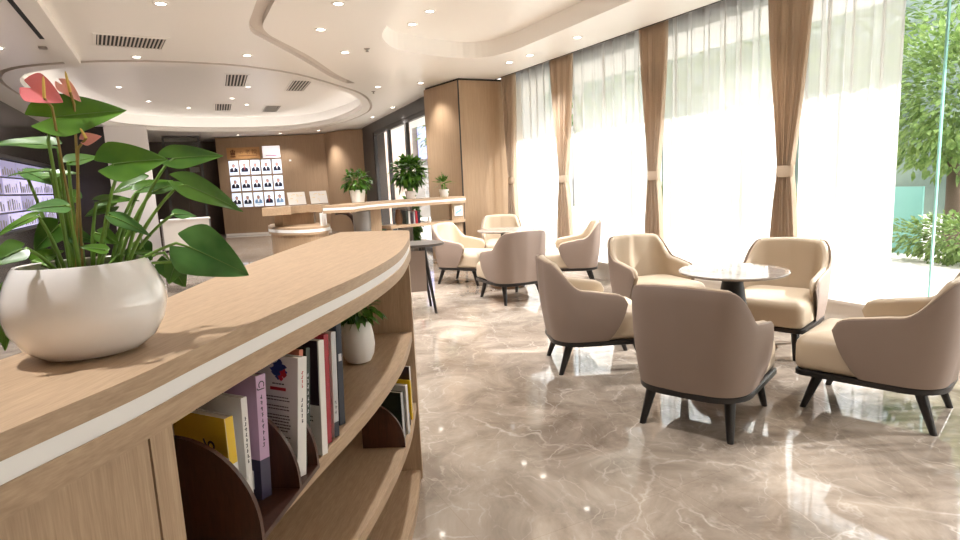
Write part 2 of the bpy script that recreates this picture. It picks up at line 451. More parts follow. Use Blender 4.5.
ring(bm, shrink(oval, .955), shrink(oval, .965), ZC + .083, ZC + .083); ring(bm, shrink(oval, .965), shrink(oval, .965), ZC + .083, ZC + .077); ring(bm, shrink(oval, .955), shrink(oval, .955), ZC + .083, ZC + .077)
tag(link('cove_light', bm, 'cove_led'), 'hidden warm white light strip on the ledge round the oval ceiling', 'cove light')
# a drop at the left: bulkhead strip with a linear slot beside it
struct(bxo('trim_4', -0.885, -0.735, 3.0, 8.3, ZC - 0.07, ZC, 'ceiling'))
sl = bxo('slot_vent', -0.96, -0.91, 5.0, 7.33, ZC - 0.012, ZC, 'black_slot')
tag(sl, 'long thin black slot diffuser in the white ceiling at upper left', 'vent')

# window side: plinth, glazing, curtain pocket
struct(bxo('wall_right_plinth', 4.85, 5.25, -3.2, 8.62, 0, 0.2, 'stone_sill'))
struct(bxo('trim_5', 4.83, 5.25, -3.2, 8.62, 0.2, 0.225, 'stone_sill', bevel=0.004))
struct(bxo('trim_6', 5.08, 5.25, -3.2, 8.62, 2.86, 3.12, 'dark_frame'))
struct(bxo('trim_7', 4.7, 5.25, -3.2, 8.62, 3.1, 3.14, 'ceiling_grey'))
struct(bxo('trim_8', 4.765, 4.785, -3.2, 8.62, 2.895, 3.1, 'dark_frame'))
ys = [-3.2, -1.6, 0.0, 1.2, 2.48, 4.06, 5.66, 7.6, 8.62]
for i, (a, b) in enumerate(zip(ys, ys[1:])):
    g = bxo('window_%d' % (i + 1), 5.112, 5.124, a + .012, b - .012, 0.225, 2.86, 'glass'); struct(g)
for i, y in enumerate(ys[1:-1]):
    struct(bxo('trim_%d' % (20 + i), 5.10, 5.125, y - .006, y + .006, 0.225, 2.9, 'glass_edge'))

# veneered column and its shadow gaps
struct(prismo('wall_column', [(4.12, 8.63), (5.25, 8.63), (5.25, 9.72), (3.99, 9.72)], 0, ZC - 0.03, 'veneer_pale'))
struct(prismo('trim_9', [(4.135, 8.645), (5.25, 8.645), (5.25, 9.7), (4.01, 9.7)], ZC - 0.03, ZC, 'black_slot'))
struct(bxo('trim_10', 4.108, 4.124, 8.622, 8.64, 0, ZC - 0.02, 'black_wood'))
# long facade behind the column: dark fascia, glass doors
fa = Vector((4.34, 10.55)); fb = Vector((4.97, 16.76)); fd = (fb - fa).normalized(); fn = Vector((fd.y, -fd.x))
ang = math.atan2(fd.y, fd.x) 
def fac(s0, s1, t0, t1, z0, z1, name, mat, bev=0):
    bm = bmesh.new()
    mt = Matrix(((fd.x, fn.x, 0, fa.x), (fd.y, fn.y, 0, fa.y), (0, 0, 1, 0), (0, 0, 0, 1)))
    box(bm, s0, s1, t0, t1, z0, z1, 0, mt)
    return link(name, bm, mat)
FL = (fb - fa).length
struct(fac(-0.95, FL, 0, 0.12, 2.66, ZC, 'trim_11', 'dark_frame'))
for i, (s0, s1) in enumerate(((-0.9, 0.05), (0.05, 1.62), (1.62, 3.3), (3.3, 4.85))):
    dr = fac(s0 + .05, s1 - .05, 0.05, 0.062, 0.08, 2.58, 'door_%d' % (i + 1), 'door_glass'); struct(dr)
    bm = bmesh.new(); mt = Matrix(((fd.x, fn.x, 0, fa.x), (fd.y, fn.y, 0, fa.y), (0, 0, 1, 0), (0, 0, 0, 1)))
    for (a, b, c, d) in ((s0, s0 + .06, 0, 2.66), (s1 - .06, s1, 0, 2.66), (s0 + .06, s1 - .06, 2.58, 2.66), (s0 + .06, s1 - .06, 0, .08)):
        box(bm, a, b, 0.02, 0.1, c, d, 0, mt)
    link('door_frame', bm, 'dark_frame', dr)
struct(fac(4.85, FL + .1, 0, 0.3, 0, 2.66, 'wall_right_pier', 'dark_frame'))

# portrait wall at the far end, ending in a rounded veneered return
wl = [(1.34, 19.5), (4.25, 18.3)]
wd = (Vector(wl[1]) - Vector(wl[0])).normalized(); wn = Vector((wd.y, -wd.x))     # wn points to the room
struct(prismo('wall_far', [wl[0], wl[1], (4.25 - wn.x * .3, 18.3 - wn.y * .3), (1.34 - wn.x * .3, 19.5 - wn.y * .3)], 0.06, ZC - 0.02, 'veneer'))
cv = catmull([(4.25, 18.32), (4.27, 17.95), (4.36, 17.5), (4.55, 17.12), (4.8, 16.9), (5.1, 16.78)], 6)
struct(prismo('wall_far_return', cv + [(5.25, 16.9), (5.25, 18.5), (4.3, 18.6)], 0, ZC - 0.02, 'veneer', smooth=60))
struct(prismo('baseboard_far', [(1.36, 19.48), (4.25, 18.29), (4.25 - wn.x * .05, 18.29 - wn.y * .05), (1.36 - wn.x * .05, 19.48 - wn.y * .05)], 0, 0.06, 'stone_sill'))
# beyond: dark lobby end with a door, dark left wall, plain enclosing walls
struct(bxo('wall_lobby_end', -6, 1.9, 21.0, 21.2, 0, ZC, 'dark_panel'))
struct(bxo('door_5', 0.5, 1.44, 20.93, 21.0, 0, 2.62, 'walnut'))
struct(bxo('trim_12', 1.46, 1.62, 20.6, 21.0, 0, 2.75, 'black_wood'))
struct(bxo('wall_lobby_side', 1.9, 2.1, 19.6, 22, 0, ZC, 'dark_panel'))
struct(bxo('wall_left_glass', -2.4, -2.2, 7.4, 16.2, 0, ZC, 'dark_wall'))
struct(bxo('wall_left_pier', -1.17, -0.33, 16.0, 16.8, 0, ZC, 'white_wall'))
struct(bxo('wall_left_infill', -2.4, -1.17, 16.2, 16.4, 0, ZC, 'dark_wall'))
struct(bxo('wall_left', -6.1, -6, -3.2, 22, 0, ZC, 'white_wall'))
struct(bxo('wall_back', -6, 5.25, -3.3, -3.2, 0, 3.14, 'white_wall'))
struct(bxo('wall_end', -6, 5.25, 22, 22.1, 0, ZC, 'white_wall'))
struct(bxo('wall_right_end', 5.25, 5.35, 17, 22, 0, ZC, 'white_wall'))

# ------------------------------------------------------------------ things in the ceiling
def slat_vent(name, w, h, n, loc, rz, label, along=True):
    """rectangular return-air grille hung flush under the ceiling, black slats in a white frame"""
    r = empty(name, loc, rz); tag(r, label, 'air vent', 'square air vents inside the oval ceiling' if w < .6 else None)
    bm = bmesh.new(); f = 0.03
    for a, b, c, d in ((-w / 2 - f, w / 2 + f, -h / 2 - f, -h / 2), (-w / 2 - f, w / 2 + f, h / 2, h / 2 + f), (-w / 2 - f, -w / 2, -h / 2, h / 2), (w / 2, w / 2 + f, -h / 2, h / 2)):
        box(bm, a, b, c, d, -0.012, -0.001)
    link('vent_frame', bm, 'ceiling', r)
    bxo('backing', -w / 2, w / 2, -h / 2, h / 2, -0.004, -0.001, 'black_slot', r)
    bm = bmesh.new()
    for k in range(n):
        x = -w / 2 + (k + .5) * w / n
        box(bm, x - w / n * .2, x + w / n * .2, -h / 2, h / 2, -0.012, -0.004)
    link('vent_slats', bm, 'ceiling_grey', r)
    return r
slat_vent('air_vent', 0.60, 0.50, 17, (-0.19, 7.28, ZC), 0.1, 'long white framed air grille with thin slats above the anthurium')
zi = ZC + 0.40
for (x, y, lb) in ((1.27, 11.9, 'square slatted air vent inside the oval ceiling, front one above the portrait display'), (2.44, 12.3, 'square slatted air vent inside the oval ceiling, front one towards the glass doors'),
                   (1.33, 15.7, 'small far air vent inside the oval ceiling, straight above the portrait display'), (2.45, 15.9, 'small far air vent inside the oval ceiling, towards the glass doors')):
    slat_vent('air_vent', 0.34, 1.25, 6, (x, y, zi), -0.06, lb)

def downlight(x, y, z, label, r=0.05, watts=14, group='ceiling downlights'):
    t = empty('downlight', (x, y, z)); tag(t, label, 'downlight', group)
    latheo('trim_ring', [(r * .78, -0.002), (r * .8, -.007), (r * 1.2, -.007), (r * 1.25, -.001)], 'white_wall', t, 20, cap0=False, cap1=False)
    latheo('lamp_lens', [(r * .8, -0.005), (r * .3, -.0055), (0.002, -.0055)], 'lamp', t, 20, cap0=False)
    ld = bpy.data.lights.new('downlight_beam', 'SPOT'); ld.energy = watts; ld.color = (1, .975, .95); ld.spot_size = math.radians(110); ld.spot_blend = .8; ld.shadow_soft_size = .04
    lo = bpy.data.objects.new('downlight_beam', ld); COL.objects.link(lo); lo.location = (0, 0, -.03); lo.parent = t
    return t
zt = ZC + 0.2
LIGHTS = [(0.1, 5.79, ZC, 'lit downlight at the top edge above the long air grille'),
 (0.97, 7.68, ZC, 'lit downlight between the oval ceiling and the grey ceiling groove'),
 (1.46, 5.36, ZC, 'lit downlight near the top edge, right of the groove bend'),
 (1.51, 6.27, ZC, 'second lit downlight right of the groove bend'),
 (2.01, 7.25, ZC, 'lit downlight just left of the ceiling tray corner'),
 (2.61, 6.58, zt, 'lit downlight in the ceiling tray, near its left corner'),
 (2.60, 6.04, zt, 'lit downlight in the ceiling tray, closest to the top edge'),
 (4.28, 7.32, ZC, 'lit downlight by the curtains, nearest to the veneer column'),
 (4.31, 6.84, ZC, 'lit downlight by the curtains, second from the veneer column'),
 (4.32, 5.83, ZC, 'lit downlight by the curtains, third from the veneer column'),
 (4.32, 4.1, ZC, 'faint downlight by the curtains, farthest from the veneer column'),
 (3.72, 9.16, ZC, 'lit downlight washing the left face of the veneer column'),
 (3.17, 9.65, ZC, 'small lit downlight beyond the end of the groove'),
 (-0.17, 8.05, ZC, 'lit downlight on the rim of the oval above the flowers'),
 (-1.4, 7.9, ZC, 'small lit downlight left of the bulkhead strip'),
 (-0.62, 13.0, zi, 'lit downlight inside the oval, nearest to the flowers'),
 (-0.2, 14.85, zi, 'second lit downlight inside the oval beyond the flowers'),
 (1.55, 12.6, zi, 'small downlight between the front oval vents'),
 (1.4, 14.2, zi, 'small downlight behind the front left oval vent'),
 (1.8, 15.2, zi, 'small downlight between the far oval vents'),
 (0.6, 15.9, zi, 'small downlight left of the far oval vents'),
 (4.3, 12.2, ZC, 'small downlight in front of the glass door fascia'),
 (4.42, 14.0, ZC, 'small downlight by the far end of the door fascia'),
 (3.9, 17.4, ZC, 'small downlight before the rounded veneer return'),
 (1.9, 18.7, ZC, 'small downlight washing the portrait wall above the sign'),
 (3.0, 18.3, ZC, 'small downlight washing the blank part of the portrait wall')]
for (x, y, z, lb) in LIGHTS: downlight(x, y, z, lb, watts=LW * (.45 if 'wash' in lb else 1))
for x, y in ((-0.6, 3.6), (-0.6, 1.4), (1.3, 2.6), (4.32, 2.0), (-2.2, 2.0), (-2.4, 5.0), (1.4, -1.2), (3.2, -1.0)):  # unseen downlights, added as fill light for the room
    downlight(x, y, ZC, 'added fill downlight out of view in the unseen part of the ceiling', watts=LW, group='added fill downlights out of view')
for (x, y, z, w, lb) in ((-1.0, 7.75, ZC, .07, 'small dark square sensor near the oval rim'), (-0.95, 9.3, ZC + .12, .12, 'dark rectangular speaker inside the oval above the flowers')):
    tag(bxo('ceiling_sensor', x - w / 2, x + w / 2, y - w / 2, y + w / 2, z - .02, z, 'sensor', bevel=.004), lb, 'sensor')
for x, y, lb in ((2.2, 7.0, 'small sprinkler beside the downlight left of the ceiling tray'), (3.25, 10.15, 'small sprinkler near the glass door fascia')):
    t = empty('ceiling_sprinkler', (x, y, ZC)); tag(t, lb, 'sprinkler')
    latheo('escutcheon', [(.035, -.001), (.03, -.008), (.01, -.01)], 'sensor', t, 16)
    latheo('sprinkler_head', [(.008, -.01), (.008, -.03), (.018, -.032), (.018, -.036)], 'sensor', t, 12)


# ------------------------------------------------------------------ bookcase in the foreground
FR = catmull([(-.42, .55), (-.31, .69), (-.201, .826), (-.083, .963), (.016, 1.10), (.132, 1.256), (.238, 1.394), (.489, 1.725), (.729, 2.114), (.93, 2.55), (1.03, 2.80), (1.10, 2.99)], 5)
TIP = [(1.117, 3.05), (1.118, 3.085), (1.10, 3.115)]
BK = catmull([(.823, 3.33), (.694, 3.12), (.514, 2.80), (.281, 2.36), (.11, 2.013), (-.024, 1.70), (-.13, 1.47), (-.262, 1.247), (-.42, 1.03), (-.62, .80)], 5)
def front_upto(y1, inset, y0=-9):
    pl = [p for p in FR if y0 <= p[1] < y1]
    a = pl[-1]; b = FR[len(pl) + [p[1] >= y0 for p in FR].index(True)]; f = (y1 - a[1]) / (b[1] - a[1])
    pl.append((a[0] + f * (b[0] - a[0]), y1))
    return offset_line(pl, inset)
bc = empty('bookcase', (0, 0, 0)); tag(bc, 'curved light oak bookcase with a white band round its counter top, in the foreground', 'bookcase')
outline = FR + TIP + BK
OUT_TOP = outline
prismo('counter_top', outline, 1.068, 1.10, 'oak_top', bc, bevel=0.002)
prismo('counter_underslab', outline, 1.0, 1.040, 'oak_top', bc, bevel=0.002)
def inset_poly(front_in, back_in):
    return offset_line(FR, front_in) + [(1.10, 3.05), (1.08, 3.1)] + offset_line(BK, back_in)
o_ = prismo('edge_band', inset_poly(0.003, 0.003), 1.040, 1.068, 'white_strip', bc); o_['label'] = 'white band set into the counter edge'
# carcass: back board, end panel, post, door, shelves
bk_in = offset_line(BK, 0.03); bk_in2 = offset_line(BK, 0.05)
sel = [i for i, p in enumerate(bk_in) if p[1] < 2.64]
prismo('back_board', [bk_in[i] for i in sel] + [bk_in2[i] for i in sel][::-1], 0, 1.0, 'oak_v', bc)
def shelf_poly(inset):
    f = front_upto(2.470, inset); b = [p for p in bk_in2 if p[1] < 2.66]
    return f + b
prismo('shelf', shelf_poly(.005), .660, .700, 'oak_shelf', bc, bevel=.0015)
prismo('shelf', shelf_poly(.005), .335, .370, 'oak_shelf', bc, bevel=.0015)
prismo('plinth_board', shelf_poly(.005), .0, .045, 'oak_shelf', bc, bevel=.0015)
# end panel, square to the curve at its far end
e0 = Vector((.894, 2.462)); ed_ = Vector((-.86, .45)).normalized(); en = Vector((ed_.y, -ed_.x))
bm = bmesh.new(); prism(bm, [tuple(e0), tuple(e0 + ed_ * .43), tuple(e0 + ed_ * .43 - en * -.03), tuple(e0 + en * .03)], 0, 1.0)
link('end_panel', bm, 'oak_v', bc)
# post between the closed part and the open shelves, door to its left
def along(x):      # front curve point and tangent at x
    for a, b in zip(FR, FR[1:]):
        if a[0] <= x <= b[0]:
            t = (x - a[0]) / (b[0] - a[0]); return Vector((x, a[1] + t * (b[1] - a[1]))), (Vector(b) - Vector(a)).normalized()
p0, t0 = along(-.028); nrm = Vector((-t0.y, t0.x))
q0 = p0 + nrm * .012
bm = bmesh.new(); prism(bm, [tuple(q0), tuple(q0 - t0 * .052), tuple(q0 - t0 * .052 + nrm * .38), tuple(q0 + nrm * .38)], 0, 1.0); link('divider_post', bm, 'oak_v', bc, bevel=.0015)
q1 = q0 - t0 * .056
dl = offset_line([p for p in FR if p[0] < q1.x - .012 and p[1] > .5], .014) + [tuple(q1 + nrm * .001)]
prismo('door', dl + offset_line(dl, .02)[::-1], 0.06, .997, 'oak_v', bc, bevel=.001)
prismo('left_plinth', offset_line(dl, .02) + offset_line(dl, .2)[::-1], 0, .06, 'oak_v', bc)

# ------------------------------------------------------------------ books on the upper shelf
bdir = Vector((.80, .60)).normalized(); qdir = Vector((-bdir.y, bdir.x))
def book(cx, cy, z0, thick, height, depth, cover, spine, label, name='book', bd=bdir, extra=None, tilt=0, group='books on the upper shelf'):
    """upright book: corner (cx, cy) is where the cover seen here meets the spine; local x = thickness, y = depth of the cover"""
    t = empty(name, (cx, cy, z0 + thick * math.sin(tilt) + .0003), math.atan2(bd.y, bd.x)); t.rotation_euler.y = tilt
    tag(t, label, 'book', group)
    c = .0022
    bxo('front_cover', 0, c, 0, depth, 0, height, cover, t)
    bxo('back_cover', thick - c, thick, 0, depth, 0, height, cover, t)
    bxo('spine', c * .5, thick - c * .5, 0.0, c, 0, height, spine, t)
    bxo('pages', c, thick - c, c, depth - .004, .003, height - .003, 'paper', t)
    return t
def on_cover(t, name, u0, u1, v0, v1, mat, e=.0006):      # a printed patch on the near cover; u from the spine
    return bxo(name, -e, 0.0002, u0, u1, v0, v1, mat, t)
def on_spine(t, name, u0, u1, v0, v1, mat, e=.0006):
    return bxo(name, u0, u1, -e, 0.0002, v0, v1, mat, t)
def print_lines(t, u0, u1, v0, v1, n, mat, seed=1, name='printed_lines'):
    rr = random.Random(seed); bm = bmesh.new()
    for k in range(n):
        v = v1 - (k + .5) * (v1 - v0) / n; h = (v1 - v0) / n * .17
        if rr.random() < .12: continue
        x = u0 + rr.random() * .01; e_ = u1 - rr.random() * (u1 - u0) * .5
        while x < e_:
            w = .003 + rr.random() * .006; box(bm, -.0005, .0002, x, min(x + w, e_), v - h, v + h); x += w + .0018
    return link(name, bm, mat, t)
def spine_marks(t, u, v0, v1, n, size, mat, name='spine_lettering', seed=2):
    rr = random.Random(seed); bm = bmesh.new()
    for k in range(n):
        v = v1 - (k + .5) * (v1 - v0) / n; s = size
        for q in range(3):
            a = rr.uniform(-s, s * .2); b = a + rr.uniform(.4, .9) * s; z = rr.uniform(-s, s)
            box(bm, u + a, u + b, -.0005, .0002, v + z - s * .16, v + z + s * .16)
        box(bm, u - s * .15, u + s * .2, -.0005, .0002, v - s, v + s)
    return link(name, bm, mat, t)

for k, c in dict(bk_white=(236, 234, 232), bk_yellow=(232, 194, 40), bk_lav=(196, 164, 196), bk_navy=(54, 48, 74), bk_orange=(196, 120, 96), bk_green=(44, 54, 46),
                 bk_plum=(66, 50, 62), bk_black=(26, 24, 26), bk_red=(158, 28, 44), bk_blue=(40, 70, 150), bk_ink=(24, 30, 48), bk_crimson=(190, 36, 52), bk_grey=(196, 196, 200), bk_mint=(200, 226, 220)).items():
    M[k] = plain(k, rgb(*c), 0.35, var=.03)
ZS = .712
b1 = book(.045, 1.205, ZS, .020, .215, .15, 'bk_white', 'bk_white', 'book with a yellow over white cover beside the first dark bookend')
on_cover(b1, 'yellow_cover_panel', .0, .15, .135, .2151, 'bk_yellow'); on_spine(b1, 'yellow_spine_panel', .001, .019, .12, .2151, 'bk_yellow')
o = text_mesh('cover_figure', '6', .05, 'bk_black', b1, Matrix.Translation((-.0008, .05, .155)) @ Matrix(((0, 0, -1, 0), (-1, 0, 0, 0), (0, 1, 0, 0), (0, 0, 0, 1))) @ Matrix.Rotation(1.2, 4, 'Z'), .0003)
spine_marks(b1, .010, .15, .20, 5, .004, 'bk_ink'); spine_marks(b1, .010, .05, .10, 4, .004, 'bk_ink', 'spine_print', 5)
b2 = book(.072, 1.230, ZS, .015, .238, .16, 'bk_white', 'bk_white', 'plain white book between the yellow one and the lavender one', tilt=0.04)
spine_marks(b2, .0075, .10, .20, 9, .0038, 'bk_ink', seed=9)
b3 = book(.102, 1.266, ZS, .026, .265, .18, 'bk_lav', 'bk_lav', 'lavender book with a navy foot, standing before the second bookend', tilt=0.06)
on_cover(b3, 'navy_cover_foot', 0, .18, 0, .085, 'bk_navy'); on_spine(b3, 'navy_spine_foot', 0, .026, 0, .085, 'bk_navy')
spine_marks(b3, .013, .11, .225, 9, .0042, 'bk_ink', seed=3)
text_mesh('spine_letters', 'CJ', .022, 'bk_black', b3, Matrix.Translation((.013, -.0006, .243)) @ Matrix(((1, 0, 0, 0), (0, 0, -1, 0), (0, 1, 0, 0), (0, 0, 0, 1))) @ Matrix.Rotation(-PI / 2, 4, 'Z'), .0002)
on_cover(b3, 'price_sticker', .02, .06, .02, .06, 'bk_white', .0012)
b4 = book(.184, 1.318, ZS, .028, .270, .20, 'bk_white', 'bk_white', 'large white book with a blue and red map emblem on its cover', tilt=0.13)
bm = bmesh.new()
for (u, v, r_) in ((.055, .246, .018), (.068, .238, .013), (.045, .236, .012), (.058, .226, .010)):
    vs = [bm.verts.new((-.0008, u + r_ * (1 + .35 * math.sin(5 * a + u * 90)) * math.cos(a), v + r_ * .8 * (1 + .3 * math.cos(4 * a)) * math.sin(a))) for a in [2 * PI * k / 18 for k in range(18)]]
    bm.faces.new(vs)
link('map_emblem', bm, 'bk_blue', b4)
bm = bmesh.new()
for (u, v, r_) in ((.042, .232, .009), (.05, .222, .007)):
    vs = [bm.verts.new((-.0011, u + r_ * (1 + .35 * math.sin(4 * a)) * math.cos(a), v + r_ * (1 + .3 * math.cos(3 * a)) * math.sin(a))) for a in [2 * PI * k / 16 for k in range(16)]]
    bm.faces.new(vs)
link('map_emblem_red', bm, 'bk_crimson', b4)
print_lines(b4, .035, .085, .203, .211, 1, 'bk_ink', 3, 'emblem_caption'); on_cover(b4, 'red_bar', .035, .082, .192, .199, 'bk_crimson')
print_lines(b4, .02, .12, .07, .18, 16, 'bk_plum', 6); on_cover(b4, 'red_title', .01, .085, .043, .049, 'bk_crimson')
spine_marks(b4, .014, .20, .24, 4, .004, 'bk_crimson', seed=4); spine_marks(b4, .014, .12, .18, 5, .0042, 'bk_ink', 'spine_print', 8)
b5 = book(.197, 1.362, ZS, .012, .278, .19, 'bk_orange', 'bk_orange', 'thin orange brown book pressed behind the white map book', tilt=0.12)
b6 = book(.215, 1.376, ZS, .013, .276, .19, 'bk_green', 'bk_green', 'thin dark green book in front of the third bookend', tilt=0.12)
spine_marks(b6, .0065, .12, .22, 7, .004, 'bk_grey', seed=7)
b7 = book(.263, 1.428, .702, .020, .286, .20, 'bk_white', 'bk_white', 'white book with a dark plum photograph across its upper cover', tilt=0.07)
on_cover(b7, 'cover_photo', .004, .2, .125, .2861, 'bk_plum'); 
bm = bmesh.new(); vs = [bm.verts.new((-.0010, .05 + .022 * math.cos(a), .165 + .035 * math.sin(a) * (1 + .2 * math.cos(3 * a)))) for a in [2 * PI * k / 20 for k in range(20)]]; bm.faces.new(vs)
link('photo_figure', bm, 'bk_black', b7)
print_lines(b7, .02, .09, .08, .10, 2, 'bk_ink', 12); on_cover(b7, 'imprint', .03, .05, .012, .018, 'bk_ink')
b8 = book(.290, 1.490, .702, .017, .284, .19, 'bk_red', 'bk_red', 'deep red book between two white spined ones', tilt=0.07)
b9 = book(.315, 1.518, .702, .018, .280, .20, 'bk_white', 'bk_grey', 'white book standing between the red one and the navy one', tilt=0.07)
on_spine(b9, 'ink_spine_foot', 0, .018, 0, .04, 'bk_ink'); spine_marks(b9, .009, .06, .10, 3, .004, 'bk_ink')
b10 = book(.347, 1.588, .702, .022, .282, .21, 'bk_ink', 'bk_ink', 'navy book at the end of the row, next to the small potted plant', tilt=0.06)
on_spine(b10, 'spine_disc', .005, .017, .18, .20, 'bk_grey')

def quarter(bm, org, d, n, length, height, th, k=16):
    """upright quarter-round panel: low in front, tall behind; d = direction from front to back"""
    pts = [(0, 0)] + [(length - length * math.cos(a) * 1.0, height * math.sin(a)) for a in [PI / 2 * i / k for i in range(k + 1)]]
    pts = [(0, 0.0), (0, .012)] + [(length * (1 - math.cos(PI / 2 * i / k)), .012 + (height - .012) * math.sin(PI / 2 * i / k)) for i in range(1, k + 1)] + [(length, 0)]
    lo = [bm.verts.new((org.x + d.x * a, org.y + d.y * a, org.z + b)) for a, b in pts]
    hi = [bm.verts.new((org.x + d.x * a + n.x * th, org.y + d.y * a + n.y * th, org.z + b)) for a, b in pts]
    bm.faces.new(lo); bm.faces.new(hi[::-1])
    for i in range(len(pts)): bm.faces.new((lo[i], lo[(i + 1) % len(pts)], hi[(i + 1) % len(pts)], hi[i]))
rk = empty('book_rack', (0, 0, 0)); tag(rk, 'dark walnut desk book rack with three quarter-round dividers on the upper shelf', 'book rack')
ra = Vector((.54, .84)).normalized(); rq = Vector((-ra.y, ra.x))
c0 = Vector((.083, 1.125))
bm = bmesh.new(); e_ = c0 + ra * .30
prism(bm, [tuple(c0), tuple(e_), tuple(e_ + rq * .2), tuple(c0 + rq * .2)], .7005, .7115); link('rack_base', bm, 'walnut', rk, bevel=.002)
for s_, z_ in ((0, .7116), (.182, .7116), (.287, .7116)):
    bm = bmesh.new(); org = c0 + ra * s_
    quarter(bm, Vector((org.x, org.y, z_)), rq, ra, .17, .20, .011); link('divider', bm, 'walnut', rk, bevel=.0015)

# lower shelf: bookends and magazines near the end
ZL = .371
be = [(.685, 2.053, 'tall dark quarter-round bookend on the lower shelf, the nearer one'), (.775, 2.235, 'dark quarter-round bookend on the lower shelf, behind the first')]
tl = Vector((.47, .88)).normalized(); tq = Vector((-tl.y, tl.x))
for x, y, lb in be:
    bm = bmesh.new(); quarter(bm, Vector((x, y, ZL)), tq, tl, .16, .185, .012)
    t = link('bookend', bm, 'walnut', None, bevel=.0015); tag(t, lb, 'bookend', 'bookends on the lower shelf')
lb_dir = Vector((.75, .66)).normalized()
g2 = 'books on the lower shelf'
w1 = book(.70, 2.115, ZL, .02, .19, .14, 'bk_green', 'bk_grey', 'olive and grey book between the two lower bookends', bd=lb_dir, group=g2)
w2 = book(.735, 2.155, ZL, .018, .20, .14, 'bk_white', 'bk_white', 'white book between the two lower bookends', bd=lb_dir, group=g2)
w3 = book(.800, 2.285, ZL, .010, .17, .15, 'bk_yellow', 'bk_yellow', 'thin yellow book on the lower shelf', bd=lb_dir, group=g2)
w4 = book(.822, 2.345, ZL, .012, .21, .17, 'bk_white', 'bk_white', 'white magazine with a dark cover photo on the lower shelf', 'magazine', bd=lb_dir, group=g2)
on_cover(w4, 'cover_photo', .0, .17, .08, .2101, 'bk_plum')

# ------------------------------------------------------------------ plants
def blade(bm, uvw, W, L, prof, fold, droop, nu=10, nv=4, mi=0):
    """leaf blade in the frame (along, side, up) at origin"""
    o, a, s, n = uvw
    rows = []
    for i in range(nu + 1):
        u = i / nu; w = W * prof(u); row = []
        for j in range(-nv, nv + 1):
            v = j / nv
            x = L * u; 
            p = o + a * x + s * (w * v) + n * (fold * w * v * v - droop * L * u * u + .03 * L * math.sin(3 * PI * u) * abs(v))
            row.append(bm.verts.new(p))
        rows.append(row)
    for r1, r2 in zip(rows, rows[1:]):
        for j in range(2 * nv):
            bm.faces.new((r1[j], r1[j + 1], r2[j + 1], r2[j])).material_index = mi
def heart(u):
    if u < .02: return .35
    return max(.012, (math.sin(min(1, u / .30) * PI / 2) ** .55) * (1 - max(0, (u - .25) / .75) ** 1.5) ** .9 if u > 0 else .4)
def heart_blade(bm, S, T, W, n, cup, droop):
    """heart-shaped blade from the lobe end S to the tip T, notch cut behind the petiole joint"""
    a = (T - S); L = a.length; a.normalize(); n = (n - a * n.dot(a)).normalized(); s = n.cross(a)
    nu, nv = 16, 5; rows = []
    for i in range(nu + 1):
        u = i / nu; w = W * max(.01, (math.sin(min(1, (u + .03) / .33) * PI / 2) ** .6) * (max(0, 1 - max(0, (u - .22) / .78) ** 1.35)) ** .85)
        row = []
        for j in range(-nv, nv + 1):
            v = j / nv
            back = -.0 if u > .2 else 0
            x = L * u + L * .22 * max(0, 1 - abs(v) * 1.4) * max(0, 1 - u / .28)      # the notch
            z = cup * w * abs(v) ** 1.4 - droop * L * u * u + .012 * L * math.sin(7 * u + 4 * v) * abs(v)
            row.append(bm.verts.new(S + a * x + s * (w * v) + n * z))
        rows.append(row)
    th = .0007
    for r1, r2 in zip(rows, rows[1:]):
        for j in range(2 * nv): bm.faces.new((r1[j], r1[j + 1], r2[j + 1], r2[j]))
    return L, a, s, n

def solid(bm, th):
    bmesh.ops.recalc_face_normals(bm, faces=bm.faces)
    bmesh.ops.solidify(bm, geom=bm.faces[:], thickness=th)

